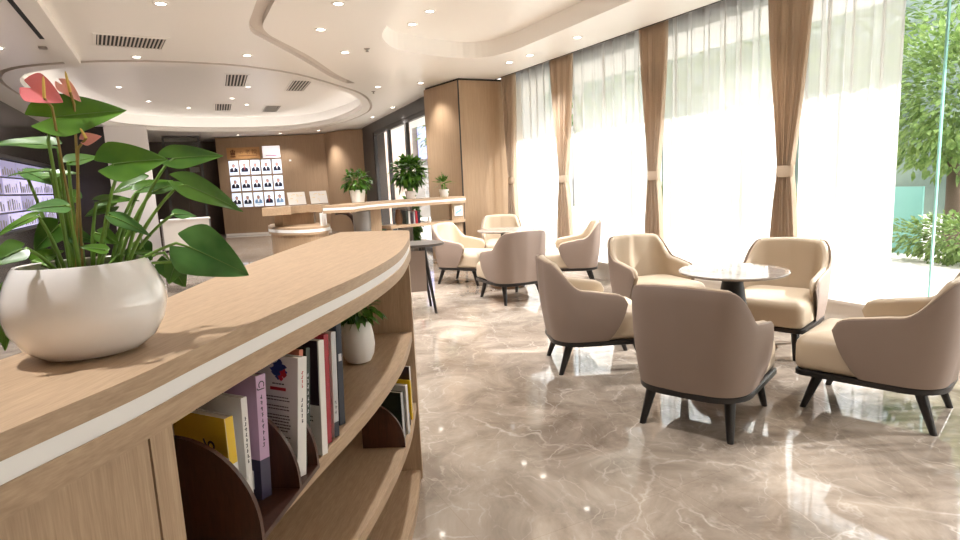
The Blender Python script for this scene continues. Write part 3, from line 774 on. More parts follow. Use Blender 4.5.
LEAVES=[
 ((-0.184, 1.17, 1.4799),(-0.0491, 1.21, 1.5092),0.0397,(0.05, -0.92, 0.35),(-0.162, 1.17, 1.4507),(-0.1595, 1.182, 1.2613),1),
 ((-0.1008, 1.15, 1.4075),(0.0038, 1.17, 1.4219),0.0377,(0, -0.9, 0.4),(-0.0775, 1.15, 1.3827),(-0.1168, 1.174, 1.2577),1),
 ((-0.0122, 1.19, 1.4165),(0.097, 1.22, 1.4296),0.0258,(0.1, -0.85, 0.5),(-0.0009, 1.19, 1.4077),(-0.0852, 1.19, 1.253),0),
 ((-0.0002, 1.14, 1.3842),(0.1189, 1.16, 1.3264),0.0278,(0.25, -0.8, 0.5),(0.0133, 1.14, 1.3704),(-0.0827, 1.17, 1.2547),0),
 ((-0.0027, 1.16, 1.2789),(0.1095, 1.13, 1.2122),0.0497,(-0.1, -0.9, 0.4),(-0.0002, 1.16, 1.2735),(-0.0844, 1.178, 1.2541),2),
 ((-0.1385, 1.11, 1.3466),(-0.1898, 1.09, 1.3487),0.0199,(0, -0.6, 0.8),(-0.1408, 1.11, 1.3483),(-0.1442, 1.158, 1.262),2),
 ((-0.1563, 1.24, 1.446),(-0.2601, 1.27, 1.461),0.0278,(0, -0.45, 0.9),(-0.1595, 1.24, 1.4427),(-0.1569, 1.21, 1.2583),0),
 ((-0.1795, 1.27, 1.4078),(-0.2445, 1.29, 1.4073),0.0099,(0, -0.3, 0.95),(-0.1797, 1.27, 1.4061),(-0.1636, 1.222, 1.2578),0),
 ((-0.1871, 1.17, 1.3358),(-0.2517, 1.17, 1.3092),0.0139,(0, -0.5, 0.85),(-0.1901, 1.17, 1.3328),(-0.1656, 1.182, 1.2619),1),
 ((-0.1998, 1.11, 1.289),(-0.2471, 1.09, 1.2703),0.0238,(0.1, -0.7, 0.7),(-0.2012, 1.11, 1.2876),(-0.1693, 1.158, 1.2646),0),
 ((-0.0932, 1.08, 1.2754),(-0.1306, 1.08, 1.2881),0.0119,(0, -0.6, 0.8),(-0.0957, 1.08, 1.2772),(-0.119, 1.146, 1.2607),1),
 ((-0.1175, 1.21, 1.3518),(-0.0496, 1.23, 1.3548),0.0159,(0, -0.5, 0.87),(-0.1136, 1.21, 1.3482),(-0.1314, 1.198, 1.2569),0),
 ((-0.0955, 1.14, 1.3306),(-0.0336, 1.13, 1.2954),0.0179,(0, -0.55, 0.83),(-0.0931, 1.14, 1.3272),(-0.1208, 1.17, 1.2585),2),
 ((-0.0574, 1.22, 1.364),(0.0064, 1.24, 1.3879),0.0179,(0.1, -0.5, 0.85),(-0.0528, 1.22, 1.3637),(-0.1059, 1.202, 1.2539),1),
 ((-0.0322, 1.19, 1.361),(0.0299, 1.21, 1.3827),0.0159,(0.1, -0.55, 0.83),(-0.0292, 1.19, 1.3608),(-0.0951, 1.19, 1.254),0),
 ((-0.0009, 1.24, 1.3211),(0.0411, 1.26, 1.3176),0.0139,(0, -0.7, 0.7),(0.0007, 1.24, 1.321),(-0.082, 1.21, 1.2507),2),
 ((-0.0192, 1.27, 1.2462),(0.0041, 1.27, 1.1782),0.0298,(-0.3, -0.9, 0.1),(-0.0221, 1.27, 1.2503),(-0.0889, 1.222, 1.2503),0),
 ((-0.1653, 1.21, 1.3197),(-0.2118, 1.21, 1.2771),0.0258,(0.1, -0.8, 0.5),(-0.1685, 1.21, 1.3166),(-0.1541, 1.198, 1.2592),0),
 ((-0.0842, 1.19, 1.2616),(-0.0175, 1.21, 1.2587),0.0099,(0, -0.3, 0.95),(-0.0842, 1.19, 1.2616),(-0.1139, 1.19, 1.2559),0),
 ((-0.2583, 1.25, 1.2239),(-0.2834, 1.25, 1.1066),0.0219,(-0.2, -0.95, 0.1),(-0.2552, 1.25, 1.2269),(-0.1874, 1.214, 1.261),0),
 ((-0.1519, 1.22, 1.4151),(-0.1004, 1.24, 1.4315),0.0219,(0, -0.5, 0.85),(-0.1459, 1.22, 1.4182),(-0.1496, 1.202, 1.2583),0),
 ((-0.1169, 1.17, 1.3014),(-0.083, 1.16, 1.2809),0.0159,(0, -0.8, 0.6),(-0.1157, 1.17, 1.2997),(-0.1297, 1.182, 1.2583),0),
 ((-0.1984, 1.29, 1.3953),(-0.1412, 1.29, 1.4072),0.0199,(0, -0.4, 0.9),(-0.172, 1.29, 1.3978),(-0.1595, 1.23, 1.2566),0),
 ((-0.0573, 1.24, 1.2781),(-0.046, 1.24, 1.2368),0.0159,(0.1, -0.9, 0.3),(-0.0553, 1.24, 1.2815),(-0.1033, 1.21, 1.2529),0),
 ((-0.0292, 1.25, 1.3877),(-0.0899, 1.24, 1.3691),0.0219,(0, -0.6, 0.8),(-0.036, 1.25, 1.3844),(-0.1004, 1.214, 1.2522),1),
 ((-0.0833, 1.23, 1.3427),(-0.134, 1.22, 1.3306),0.0179,(0, -0.6, 0.75),(-0.0897, 1.23, 1.3396),(-0.1207, 1.206, 1.255),0),
 ((-0.1715, 1.22, 1.3029),(-0.1211, 1.21, 1.2857),0.0179,(0, -0.7, 0.6),(-0.1662, 1.22, 1.3008),(-0.1521, 1.202, 1.2586),2),
 ((-0.054, 1.24, 1.3067),(-0.0982, 1.22, 1.2865),0.0159,(0, -0.7, 0.6),(-0.0591, 1.24, 1.3035),(-0.106, 1.21, 1.2532),0),
 ((-0.2241, 1.25, 1.2543),(-0.1754, 1.24, 1.2711),0.0179,(0, -0.8, 0.5),(-0.2212, 1.25, 1.2557),(-0.1738, 1.214, 1.2596),1),
 ((-0.1424, 1.27, 1.3543),(-0.1776, 1.27, 1.3769),0.0179,(0, -0.6, 0.75),(-0.1452, 1.27, 1.3562),(-0.1457, 1.222, 1.256),0),
 ((-0.0468, 1.26, 1.2349),(-0.0705, 1.24, 1.272),0.0159,(0.1, -0.8, 0.5),(-0.0496, 1.26, 1.2389),(-0.0993, 1.218, 1.2517),1),
 ((-0.2283, 1.31, 1.4108),(-0.1708, 1.29, 1.3838),0.0179,(0, -0.5, 0.85),(-0.2228, 1.31, 1.4089),(-0.1823, 1.238, 1.2581),2),
 ((-0.004, 1.24, 1.2325),(-0.0216, 1.24, 1.1932),0.0179,(-0.3, -0.9, 0.1),(-0.0057, 1.24, 1.2327),(-0.0806, 1.21, 1.2506),0),
]
FLOWERS=[
 ((-0.1828, 1.16, 1.534),(-0.1336, 1.16, 1.5096),0.0274,(0.1, -0.9, 0.35),(-0.1568, 1.154, 1.5129),(-0.1534, 1.15, 1.5451),(-0.1496, 1.164, 1.5007),(-0.1476, 1.19, 1.2626),0),
 ((-0.141, 1.19, 1.546),(-0.1125, 1.19, 1.5138),0.0123,(0.2, -0.95, 0.1),(-0.1252, 1.184, 1.5269),(-0.1274, 1.18, 1.5586),(-0.1231, 1.194, 1.5095),(-0.1448, 1.19, 1.2624),1),
 ((-0.1207, 1.18, 1.4493),(-0.0906, 1.18, 1.457),0.0123,(0, -0.9, 0.4),(-0.1113, 1.174, 1.4535),(-0.1172, 1.17, 1.469),(-0.1252, 1.184, 1.4385),(-0.1586, 1.19, 1.2637),2),
]

pc = Vector((-.143, 1.18, 1.1005))
an = empty('potted_anthurium', tuple(pc)); tag(an, 'pink flowering anthurium in a glossy white bowl pot on the bookcase counter', 'potted plant')
latheo('pot', [(.062, .0), (.074, .004), (.094, .022), (.109, .05), (.115, .078), (.112, .105), (.103, .130), (.094, .148), (.090, .153), (.086, .151), (.088, .142), (.092, .125)], 'ceramic', an, 48, sx=1.04, sy=.92, cap1=False)
latheo('soil', [(.091, .126), (.06, .131), (.001, .132)], 'soil', an, 32, sx=1.04, sy=.92, cap0=True, cap1=False)
def loc(p): return Vector(p) - pc
for i, (S, T, W, n, at, so, tone) in enumerate(LEAVES):
    S, T, at, so, n = loc(S), loc(T), loc(at), loc(so), Vector(n).normalized()
    so.z = .130
    rr = math.hypot(so.x, so.y)
    if rr > .07: so.x *= .07 / rr; so.y *= .07 / rr
    bm = bmesh.new(); L_, a_, s_, n_ = heart_blade(bm, S, T, W, n, .22 if tone != 2 else .12, .10)
    solid(bm, .0006); lf = link('leaf', bm, 'leaf%d' % tone, an, smooth=60)
    # midrib and petiole
    bm = bmesh.new()
    mid = [S + a_ * (L_ * (.22 + .74 * k / 8)) + n_ * (-.10 * L_ * (.22 + .74 * k / 8) ** 2 + .0008) for k in range(9)]
    tube(bm, mid, [.0008 - .00007 * k for k in range(9)], 6); link('midrib', bm, 'vein', lf, smooth=60)
    bm = bmesh.new()
    J = S + a_ * (L_ * .22)
    up = (so + at) / 2 + Vector((so.x * .1, 0, .03))
    pts = bez(so, Vector((so.x * .6 + at.x * .4, so.y * .6 + at.y * .4, max(so.z + .01, so.z * .35 + at.z * .65))), at, 10) + [at * .5 + J * .5, J]
    tube(bm, pts, [.0032] * 6 + [.0026] * 5 + [.002, .0014], 7); link('stem', bm, 'petiole', lf, smooth=60)
for i, (S, T, W, n, s0, s1, at, so, tone) in enumerate(FLOWERS):
    S, T, s0, s1, at, so, n = [loc(q) for q in (S, T, s0, s1, at, so)] + [Vector(n).normalized()]
    so.z = .13; so.x *= .7; so.y *= .7
    bm = bmesh.new(); tube(bm, bez(so, Vector((so.x * .4 + at.x * .6, so.y * .5 + at.y * .5, so.z * .4 + at.z * .6)), at, 12) + [s0], .002, 7); fl = link('flower', bm, 'flower_stem', an, smooth=60)
    fl['label'] = ['coral pink anthurium flower, upper left', 'pale pink anthurium flower with upright spadix', 'small salmon anthurium flower below the top leaf'][i]
    bm = bmesh.new(); heart_blade(bm, S, T, W, n, .25, .05); solid(bm, .0007); link('spathe', bm, 'pink%d' % tone, fl, smooth=60)
    bm = bmesh.new(); tube(bm, [s0, s0 * .6 + s1 * .4, s0 * .15 + s1 * .85, s1], [.0022, .0022, .0017, .0006], 8); link('spadix', bm, 'spadix', fl, smooth=60)

def leafy(name, parent, centre, rad, n, size, mat, seed, droop=.2, base=None, bias=.4, aspect=.42, nu=3):
    """one foliage mesh: many small pointed blades turned outwards over a rounded crown"""
    rr = random.Random(seed); bm = bmesh.new(); c = Vector(centre); R_ = Vector(rad)
    for k in range(n):
        d = Vector((rr.gauss(0, 1), rr.gauss(0, 1), rr.gauss(0, 1) + bias)).normalized(); f = rr.uniform(.45, 1.0)
        p = c + Vector((d.x * R_.x, d.y * R_.y, d.z * R_.z)) * f
        a = (d + Vector((rr.uniform(-.6, .6), rr.uniform(-.6, .6), rr.uniform(-.7, .3)))).normalized()
        nn = Vector((rr.uniform(-.5, .5), rr.uniform(-.5, .5), 1)); nn = (nn - a * nn.dot(a)).normalized(); s = nn.cross(a)
        L = size * rr.uniform(.6, 1.2); W = L * aspect
        rows = []
        for i in range(nu + 1):
            u = i / nu; w = W * math.sin(PI * (.12 + .86 * u)) * .5
            q = p + a * (L * u) - Vector((0, 0, 1)) * (droop * L * u * u)
            rows.append((bm.verts.new(q - s * w + nn * w * .25), bm.verts.new(q), bm.verts.new(q + s * w + nn * w * .25)))
        for r1, r2 in zip(rows, rows[1:]):
            bm.faces.new((r1[0], r1[1], r2[1], r2[0])); bm.faces.new((r1[1], r1[2], r2[2], r2[1]))
    me = link(name, bm, mat, parent, smooth='all')
    return me
def stems(parent, base, centre, rad, n, seed, r=.004, mat='petiole'):
    rr = random.Random(seed); bm = bmesh.new()
    for k in range(n):
        a = rr.uniform(0, 2 * PI); f = rr.uniform(.2, .8)
        e = Vector(centre) + Vector((math.cos(a) * rad[0] * f, math.sin(a) * rad[1] * f, rr.uniform(-.3, .4) * rad[2]))
        b = Vector(base) + Vector((math.cos(a) * .02, math.sin(a) * .02, 0))
        tube(bm, bez(b, (b * .6 + e * .4) + Vector((0, 0, .3 * rad[2])), e, 5), r, 5)
    return link('stems', bm, mat, parent, smooth=60)

# small plant in the shelf
sp = empty('potted_plant', (.565, 2.165, .7005)); tag(sp, 'small dark green plant in a round white pot inside the bookcase', 'potted plant')
latheo('pot', [(.035, 0), (.045, .004), (.058, .03), (.063, .065), (.060, .105), (.053, .14), (.049, .155), (.045, .153), (.05, .13)], 'ceramic_matt', sp, 40, cap1=False)
latheo('soil', [(.049, .132), (.001, .135)], 'soil', sp, 20, cap0=True, cap1=False)
leafy('foliage', sp, (0, 0, .20), (.075, .075, .055), 110, .05, 'bush_leaf', 5, .3, bias=.2, aspect=.55)
stems(sp, (0, 0, .13), (0, 0, .19), (.06, .06, .06), 14, 3, .0018)

# ------------------------------------------------------------------ lounge chairs
def u_path(hw, yb, yf, r, n):
    """U from the left arm front, round the back, to the right arm front; resampled evenly"""
    pts = [(-hw, yf), (-hw, yf * .6 + (yb + r) * .4), (-hw, yb + r)]
    for k in range(1, 13):
        a = PI - (PI / 2) * k / 12; c, s_ = math.cos(a), math.sin(a)
        pts.append((-hw + r + r * math.copysign(abs(c) ** .85, c), yb + r - r * abs(s_) ** .85))
    pts += [(0, yb - .012)] + [(-p[0], p[1]) for p in pts[::-1]]
    d = [0]
    for a, b in zip(pts, pts[1:]): d.append(d[-1] + math.hypot(b[0] - a[0], b[1] - a[1]))
    out = []; j = 0
    for i in range(n + 1):
        t = d[-1] * i / n
        while j < len(d) - 2 and d[j + 1] < t: j += 1
        f = (t - d[j]) / max(1e-9, d[j + 1] - d[j]); out.append(Vector((pts[j][0] + f * (pts[j + 1][0] - pts[j][0]), pts[j][1] + f * (pts[j + 1][1] - pts[j][1]))))
    return out
def sm(a, b, x):
    t = max(0, min(1, (x - a) / (b - a))); return t * t * (3 - 2 * t)
NS = 64
def shell_top(u):            # u = 0 at the middle of the back, 1 at the arm's front
    h = .792 - .012 * (u / .3) ** 2 if u < .3 else .78
    h -= .19 * sm(.30, .62, u) + .035 * sm(.58, .95, u)
    return h
def make_shell(off_out, off_in, z0, drop, mat_name, name, parent, cap):
    bot = u_path(.288, -.33, .03, .19, NS); top = u_path(.313, -.385, .155, .19, NS)
    bm = bmesh.new(); secs = []; edge = []
    for i in range(NS + 1):
        u = abs(2 * i / NS - 1)
        b, t = bot[i], top[i]
        tb = (bot[min(i + 1, NS)] - bot[max(i - 1, 0)]).normalized(); nb = Vector((tb.y, -tb.x))   # outward is to the left of travel? fixed below
        if nb.dot(b - Vector((0, .05))) < 0: nb = -nb
        tt = (top[min(i + 1, NS)] - top[max(i - 1, 0)]).normalized(); nt_ = Vector((tt.y, -tt.x))
        if nt_.dot(t - Vector((0, .05))) < 0: nt_ = -nt_
        h = shell_top(u) - drop
        e = max(0, (u - .88) / .12)
        h -= .07 * (1 - math.sqrt(max(0, 1 - e * e)))                         # rounded front corner of the arm
        k = 1.0
        if u > .93: k = max(.25, math.sqrt(max(0, 1 - ((u - .93) / .075) ** 2)))
        mid = (off_out + off_in) / 2; oo = mid + (off_out - mid) * k; oi = mid + (off_in - mid) * k
        ring = []
        def P(f, off, dz=0):
            g = f ** .9
            c = b.lerp(t, g) + (nb.lerp(nt_, g)) * (-off)
            bulge = .012 * math.sin(PI * f)
            c = c + nb * bulge
            if u > .75:                              # the arm front bulges forward half way up
                c.y += .012 * math.sin(PI * f) * sm(.75, 1, u)
            return Vector((c.x, c.y, z0 + (h - z0) * f + dz))
        NF = 9
        for j in range(NF + 1): ring.append(P(j / NF * (1 - cap / (h - z0)) if cap else j / NF, oo))
        if cap:
            for a in (30, 60, 90, 120, 150):
                a = math.radians(a); m_ = (oo + oi) / 2; w = (oi - oo) / 2
                ring.append(P(1 - cap / (h - z0) + cap / (h - z0) * math.sin(a), m_ - w * math.cos(a)))
        for j in range(NF, -1, -1): ring.append(P(j / NF * (1 - cap / (h - z0)) if cap else j / NF, oi))
        if name == 'outer_shell': edge.append(P(1.0, .008, .001))
        secs.append([bm.verts.new(q) for q in ring])
    for s1, s2 in zip(secs, secs[1:]):
        m = len(s1)
        for j in range(m): bm.faces.new((s1[j], s1[(j + 1) % m], s2[(j + 1) % m], s2[j]))
    bm.faces.new(secs[0]); bm.faces.new(secs[-1][::-1])
    o = link(name, bm, mat_name, parent, smooth=50)
    if edge:
        bm = bmesh.new(); tube(bm, edge, .0042, 6); link('piping', bm, 'piping', o, smooth=60)
    return o
def rounded_slab(bm, outline, prof):
    """stack of offset outlines: prof = [(inset, z)]"""
    rings = []
    cx = sum(p[0] for p in outline) / len(outline); cy = sum(p[1] for p in outline) / len(outline)
    n = len(outline)
    for ins, z in prof:
        r = []
        for i, p in enumerate(outline):
            a = Vector(outline[i - 1]); b = Vector(outline[(i + 1) % n]); t = (b - a).normalized(); nn = Vector((-t.y, t.x))
            if nn.dot(Vector((cx - p[0], cy - p[1]))) < 0: nn = -nn
            q = Vector(p) + nn * min(ins, .04); zz = z
            if ins > .04:
                k = 1 - (ins - .04) / .3; q = Vector((cx + (q.x - cx) * k, cy + (q.y - cy) * k))
            r.append(bm.verts.new((q.x, q.y, zz)))
        rings.append(r)
    for a, b in zip(rings, rings[1:]):
        for i in range(n): bm.faces.new((a[i], a[(i + 1) % n], b[(i + 1) % n], b[i]))
    bm.faces.new(rings[0][::-1]); bm.faces.new(rings[-1])
def seat_outline(hw, yb, yf, rb, rf):
    p = []
    for cx, cy, r, a0 in ((hw - rf, yf - rf, rf, 0), (-hw + rf, yf - rf, rf, 90), (-hw + rb, yb + rb, rb, 180), (hw - rb, yb + rb, rb, 270)):
        for k in range(9):
            a = math.radians(a0 + 90 * k / 8); p.append((cx + r * math.cos(a), cy + r * math.sin(a)))
    # fill the straight front so that the cushion stays smooth
    return p
def make_chair():
    t = empty('lounge_chair', (0, 0, 0))
    so_ = seat_outline(.292, -.336, .345, .19, .05)
    bm = bmesh.new(); rounded_slab(bm, so_, [(.012, .198), (.0, .202), (.0, .228), (.008, .232)]); link('base_frame', bm, 'black_wood', t, smooth=50)
    bm = bmesh.new(); rounded_slab(bm, seat_outline(.280, -.25, .352, .15, .055), [(.02, .2325), (.004, .245), (.0, .27), (.0, .36), (.006, .385), (.022, .408), (.05, .423), (.10, .432), (.17, .437)])
    link('seat', bm, 'cream', t, smooth=50)
    make_shell(.0, .014, .233, .006, 'shell', 'outer_shell', t, 0.004)
    ic = make_shell(.0145, .066, .30, 0, 'cream', 'inner_shell', t, .03)
    for sx in (-1, 1):
        for sy, y0, y1 in ((1, .235, .305), (-1, -.225, -.295)):
            bm = bmesh.new()
            a = Vector((sx * .205, y0, .2)); b = Vector((sx * .232, y1, 0)); va = []; vb = []
            for k in range(8):
                an_ = 2 * PI * (k + .5) / 8; c_, s_ = math.cos(an_), math.sin(an_)
                va.append(bm.verts.new((a.x + .030 * c_, a.y + .030 * s_, a.z))); vb.append(bm.verts.new((b.x + .017 * c_, b.y + .017 * s_, 0)))
            for k in range(8): bm.faces.new((va[k], va[(k + 1) % 8], vb[(k + 1) % 8], vb[k]))
            bm.faces.new(va[::-1]); bm.faces.new(vb)
            link('leg', bm, 'black_wood', t, smooth=60)
    return t
CH = [((2.525, 2.30), (.92, .39), 'tub chair in front with its plain taupe back to the viewer, nearest the bookcase aisle'),
      ((2.62, 3.41), (.92, -.39), 'tub chair in side view behind the front chair, its taupe back towards the aisle'),
      ((3.68, 3.92), (-.15, -.99), 'tub chair behind the nearer marble table, its cream inside facing the viewer'),
      ((3.97, 2.95), (-.94, -.34), 'tub chair right of the nearer marble table, with a fully visible cream backrest and seat'),
      ((3.37, 1.86), (-.3, .954), 'tub chair cut off by the right edge, its taupe side to the viewer'),
      ((3.40, 7.15), (.55, -.83), 'far tub chair lit by the sun, nearest to the veneer column and grey side table'),
      ((3.31, 5.80), (.03, 1.0), 'far tub chair, taupe back to the viewer, in front of the farther marble table'),
      ((4.36, 6.15), (-.86, .51), 'far tub chair in side view by the window plinth, in front of a tied drape'),
      ((4.40, 7.93), (-.45, -.9), 'farthest tub chair, only its cream backrest showing behind the farther marble table')]
ch0 = make_chair()
for i, ((x, y), h, lb) in enumerate(CH):
    c = ch0 if i == 0 else copy_tree(ch0)
    c.location = (x, y, 0); c.rotation_euler = (0, 0, math.atan2(-h[0], h[1]))
    tag(c, lb, 'armchair', 'lounge chairs round the marble tables')

def round_table(x, y, r, z, lb):
    t = empty('round_table', (x, y, 0)); tag(t, lb, 'table', 'round marble tables')
    latheo('tabletop', [(.06, z - .022), (r - .02, z - .020), (r - .004, z - .013), (r, z - .006), (r - .003, z - .001), (r - .012, z), (.02, z)], 'marble_top', t, 64)
    latheo('neck', [(.17, .20), (.145, .26), (.115, .36), (.085, .50), (.066, .62), (.062, z - .0215)], 'black_metal', t, 40)
    latheo('pedestal_base', [(.205, 0), (.215, .008), (.235, .05), (.255, .10), (.262, .15), (.25, .20), (.22, .245), (.17, .265)], 'bronze_wood', t, 48)
    return t
round_table(3.18, 2.68, .335, .70, 'round pale marble table on a black cone, the nearer one among five tub chairs')
round_table(3.66, 6.50, .36, .72, 'round pale marble table, the farther one near the veneer column')

# dark side table by the end of the bookcase
st = empty('side_table', (2.16, 5.88, 0), -.25); tag(st, 'dark grey side table with splayed legs beside the far end of the bookcase counter', 'table')
tp_ = [(-.42, -.24), (.12, -.24)] + [(.12 + .24 * math.cos(a), .24 * math.sin(a)) for a in [-PI / 2 + PI * k / 14 for k in range(1, 14)]] + [(.12, .24), (-.42, .24)]
prismo('tabletop', tp_, .70, .725, 'grey_lacquer', st, bevel=.004)
for x0, y0, x1, y1 in ((.12, -.15, .21, -.19), (.12, .15, .21, .19), (-.32, -.15, -.36, -.2), (-.32, .15, -.36, .2)):
    bm = bmesh.new(); tube(bm, [(x0, y0, .70), (x1, y1, .0)], [.024, .014], 8); link('leg', bm, 'black_wood', st, smooth=60)
bm = bmesh.new(); mt = Matrix.Translation((.02, -.17, 0)); box(bm, -.16, .11, -.012, .012, .24, .66, 0, mt); link('modesty_panel', bm, 'shell', st, bevel=.006)

# ------------------------------------------------------------------ reception and long curved counter
rc = empty('long_counter', (0, 0, 0)); tag(rc, 'long curved oak counter with a white edge band between reception desk and veneer column', 'counter')
lf = catmull([(4.07, 8.46), (3.45, 8.34), (2.88, 8.28), (2.44, 8.10), (2.22, 7.88), (2.10, 7.70)], 5)
lb_ = offset_line(lf, -.42)
lp = lf + lb_[::-1]
lp = [(min(p[0], 4.075), p[1]) for p in lp]
prismo('counter_top', lp, 1.068, 1.10, 'oak_top', rc, bevel=.003)
prismo('counter_underslab', lp, 1.0, 1.038, 'oak_top', rc, bevel=.003)
prismo('edge_band', lp, 1.038, 1.068, 'white_strip', rc)
l2 = [p for p in lf if p[0] > 2.7]
prismo('lower_shelf', offset_line(l2, -.03) + offset_line(l2, -.36)[::-1], .70, .74, 'oak_top', rc, bevel=.003)
def rib(x0, x1, y0, y1, z0, z1, name='upright_panel', mat='oak_v'): return bxo(name, x0, x1, y0, y1, z0, z1, mat, rc)
rib(3.84, 4.05, 8.49, 8.6, .7401, 1.0); rib(3.9, 4.03, 8.52, 8.6, 0, .70)
rib(2.48, 2.66, 8.35, 8.6, 0, 1.0); rib(2.80, 2.84, 8.4, 8.6, 0, .70)
pic = bxo('picture_card', 3.88, 4.02, 8.479, 8.484, .80, .96, 'white_wall', None); tag(pic, 'small blue and white picture on the end block of the long counter', 'picture')
bm = bmesh.new(); vs = [bm.verts.new((3.95 + .055 * math.cos(a), 8.4785, .87 + .03 * math.sin(a) * (1 + .5 * math.cos(2 * a)) + .03 * math.cos(a))) for a in [2 * PI * k / 20 for k in range(20)]]; bm.faces.new(vs)
M['pale_blue'] = plain('pale_blue_print', rgb(128, 184, 220), .6)
link('picture_print', bm, 'pale_blue', pic)
gp = latheo('grey_bin', [(.10, 0), (.11, .01), (.12, .60), (.125, .98), (.115, .985)], 'grey_planter', None, 30); gp.location = (2.36, 8.30, 0)
tag(gp, 'tall grey metal cylinder under the long counter, below the left potted plant', 'bin')
gp2 = gp.copy(); COL.objects.link(gp2); gp2.location = (3.24, 8.98, 0)
tag(gp2, 'tall grey metal cylinder behind the lower shelf, below the bushy green plant', 'bin')
# books on the lower shelf of the long counter
xx = 3.06
for k, (w, h, c, lb) in enumerate(((.03, .20, 'bk_green', 'green book at the left of the row on the long counter shelf'), (.025, .19, 'bk_white', 'first white book in the row on the long counter shelf'),
        (.03, .17, 'bk_plum', 'plum dark book in the middle of the row on the long counter shelf'), (.022, .18, 'bk_grey', 'pale grey book in the row on the long counter shelf'),
        (.028, .19, 'bk_crimson', 'crimson book in the row on the long counter shelf'), (.03, .18, 'bk_ink', 'dark blue book at the right of the row on the long counter shelf'))):
    t = empty('book', (xx, 8.42, .7405)); tag(t, lb, 'book', 'books on the long counter shelf')
    bxo('cover', 0, w, 0, .15, 0, h, c, t); bxo('pages', .003, w - .003, .0, .149, h, h + .0008, 'paper', t)
    xx += w + .012
for nm, x, y, r_, h, mat, lb, cat in (('brown_vase', 2.98, 8.52, .06, .22, 'bronze_wood', 'brown rounded vase at the left end of the long counter shelf', 'vase'), ('small_jar', 3.45, 8.47, .03, .08, 'ceramic_matt', 'small white jar on the long counter shelf right of the books', 'jar')):
    v = latheo(nm, [(r_ * .7, 0), (r_, h * .25), (r_ * .95, h * .6), (r_ * .6, h * .85), (r_ * .65, h), (r_ * .5, h)], mat, None, 24); v.location = (x, y, .7402); tag(v, lb, cat)

rd = empty('reception_desk', (0, 0, 0)); tag(rd, 'curved oak reception desk with raised counter and white banded lower desk before the portrait wall', 'desk')
desk = closed_catmull([(1.16, 8.75), (1.23, 8.35), (1.40, 8.05), (1.62, 7.95), (1.82, 8.08), (1.93, 8.45), (1.86, 9.1), (1.6, 9.5), (1.3, 9.4)], 6)
def insetp(pl, d):
    n = len(pl); cx = sum(p[0] for p in pl) / n; cy = sum(p[1] for p in pl) / n; out = []
    for i, p in enumerate(pl):
        a = Vector(pl[i - 1]); b = Vector(pl[(i + 1) % n]); t = (b - a).normalized(); q = Vector((-t.y, t.x))
        if q.dot(Vector((cx - p[0], cy - p[1]))) < 0: q = -q
        out.append((p[0] + q.x * d, p[1] + q.y * d))
    return out
prismo('desk_top', desk, .805, .83, 'oak_top', rd, bevel=.003)
prismo('edge_band', desk, .765, .805, 'white_strip', rd); prismo('desk_underslab', desk, .735, .765, 'oak_top', rd)
prismo('desk_body', insetp(desk, .03), .09, .735, 'oak_v', rd, smooth=60); prismo('toe_kick', insetp(desk, .09), 0, .09, 'black_slot', rd, smooth=60)
up = catmull([(1.24, 8.3), (1.30, 8.55), (1.45, 8.75), (1.72, 8.82), (1.95, 8.7)], 6)
upo = offset_line(up, .20); upi = offset_line(up, -.16)
prismo('raised_counter', upo + upi[::-1], 1.0, 1.10, 'oak_top', rd, bevel=.003)
up2 = up[7:21]
prismo('raised_wall', offset_line(up2, .10) + offset_line(up2, -.02)[::-1], .831, 1.0, 'oak_v', rd, smooth=60)
bm = bmesh.new(); prism(bm, [(1.76, 8.10), (1.82, 8.16), (1.87, 8.3), (1.87, 8.42), (1.84, 8.42), (1.84, 8.31), (1.79, 8.19), (1.74, 8.13)], .831, 1.0); link('band_upright', bm, 'white_strip', rd)

# notice stands on the raised counter
for (x, y, lb) in ((1.62, 8.95, 'white tabletop notice board on the reception counter, the one beside the portrait display'), (1.93, 8.93, 'white tabletop notice board on the reception counter, towards the rounded veneer return')):
    t = empty('notice_stand', (x, y, 1.1005), .2); tag(t, lb, 'notice', 'notice stands on the reception')
    mt = Matrix.Rotation(-.22, 4, 'X')
    bm = bmesh.new(); box(bm, -.13, .13, -.004, .004, .006, .19, 0, mt); link('board', bm, 'white_wall', t)
    bm = bmesh.new(); box(bm, -.13, .13, -.03, .06, 0, .006); link('foot', bm, 'walnut', t)
    bm = bmesh.new(); rr = random.Random(5)
    for k in range(9):
        a, b = rr.uniform(-.1, .06), rr.uniform(.04, .16); box(bm, a, a + rr.uniform(.01, .04), -.0048, -.0041, b, b + .006, 0, mt)
    link('printed_lines', bm, 'spadix', t)

# plants on the long counter
def pot_plant(x, y, z, pr, ph, lb, crown, n, size, seed, mat='bush_leaf', potmat='ceramic_matt', cz=None, aspect=.5, droop=.3, bias=.3):
    t = empty('potted_plant', (x, y, z + .0005)); tag(t, lb, 'potted plant')
    latheo('pot', [(pr * .72, 0), (pr * .80, .006), (pr, ph * .8), (pr * 1.02, ph), (pr * .95, ph), (pr * .92, ph * .85)], potmat, t, 32, cap1=False)
    latheo('soil', [(pr * .92, ph * .86), (.001, ph * .88)], 'soil', t, 20, cap0=True, cap1=False)
    cz = cz or ph + crown[2] * .8
    leafy('foliage', t, (0, 0, cz), crown, n, size, mat, seed, droop, bias=bias, aspect=aspect)
    stems(t, (0, 0, ph * .86), (0, 0, cz), crown, 12, seed + 1, .004)
    return t
pot_plant(2.36, 8.42, 1.1, .11, .18, 'leafy green plant in a white pot on the long counter, the left one', (.19, .17, .15), 230, .09, 21)
pot_plant(3.22, 8.6, 1.1, .08, .12, 'large bushy green plant in a pale pot in the middle of the long counter', (.23, .2, .21), 420, .12, 22, potmat='ceramic', cz=.40, bias=.2, droop=.2)
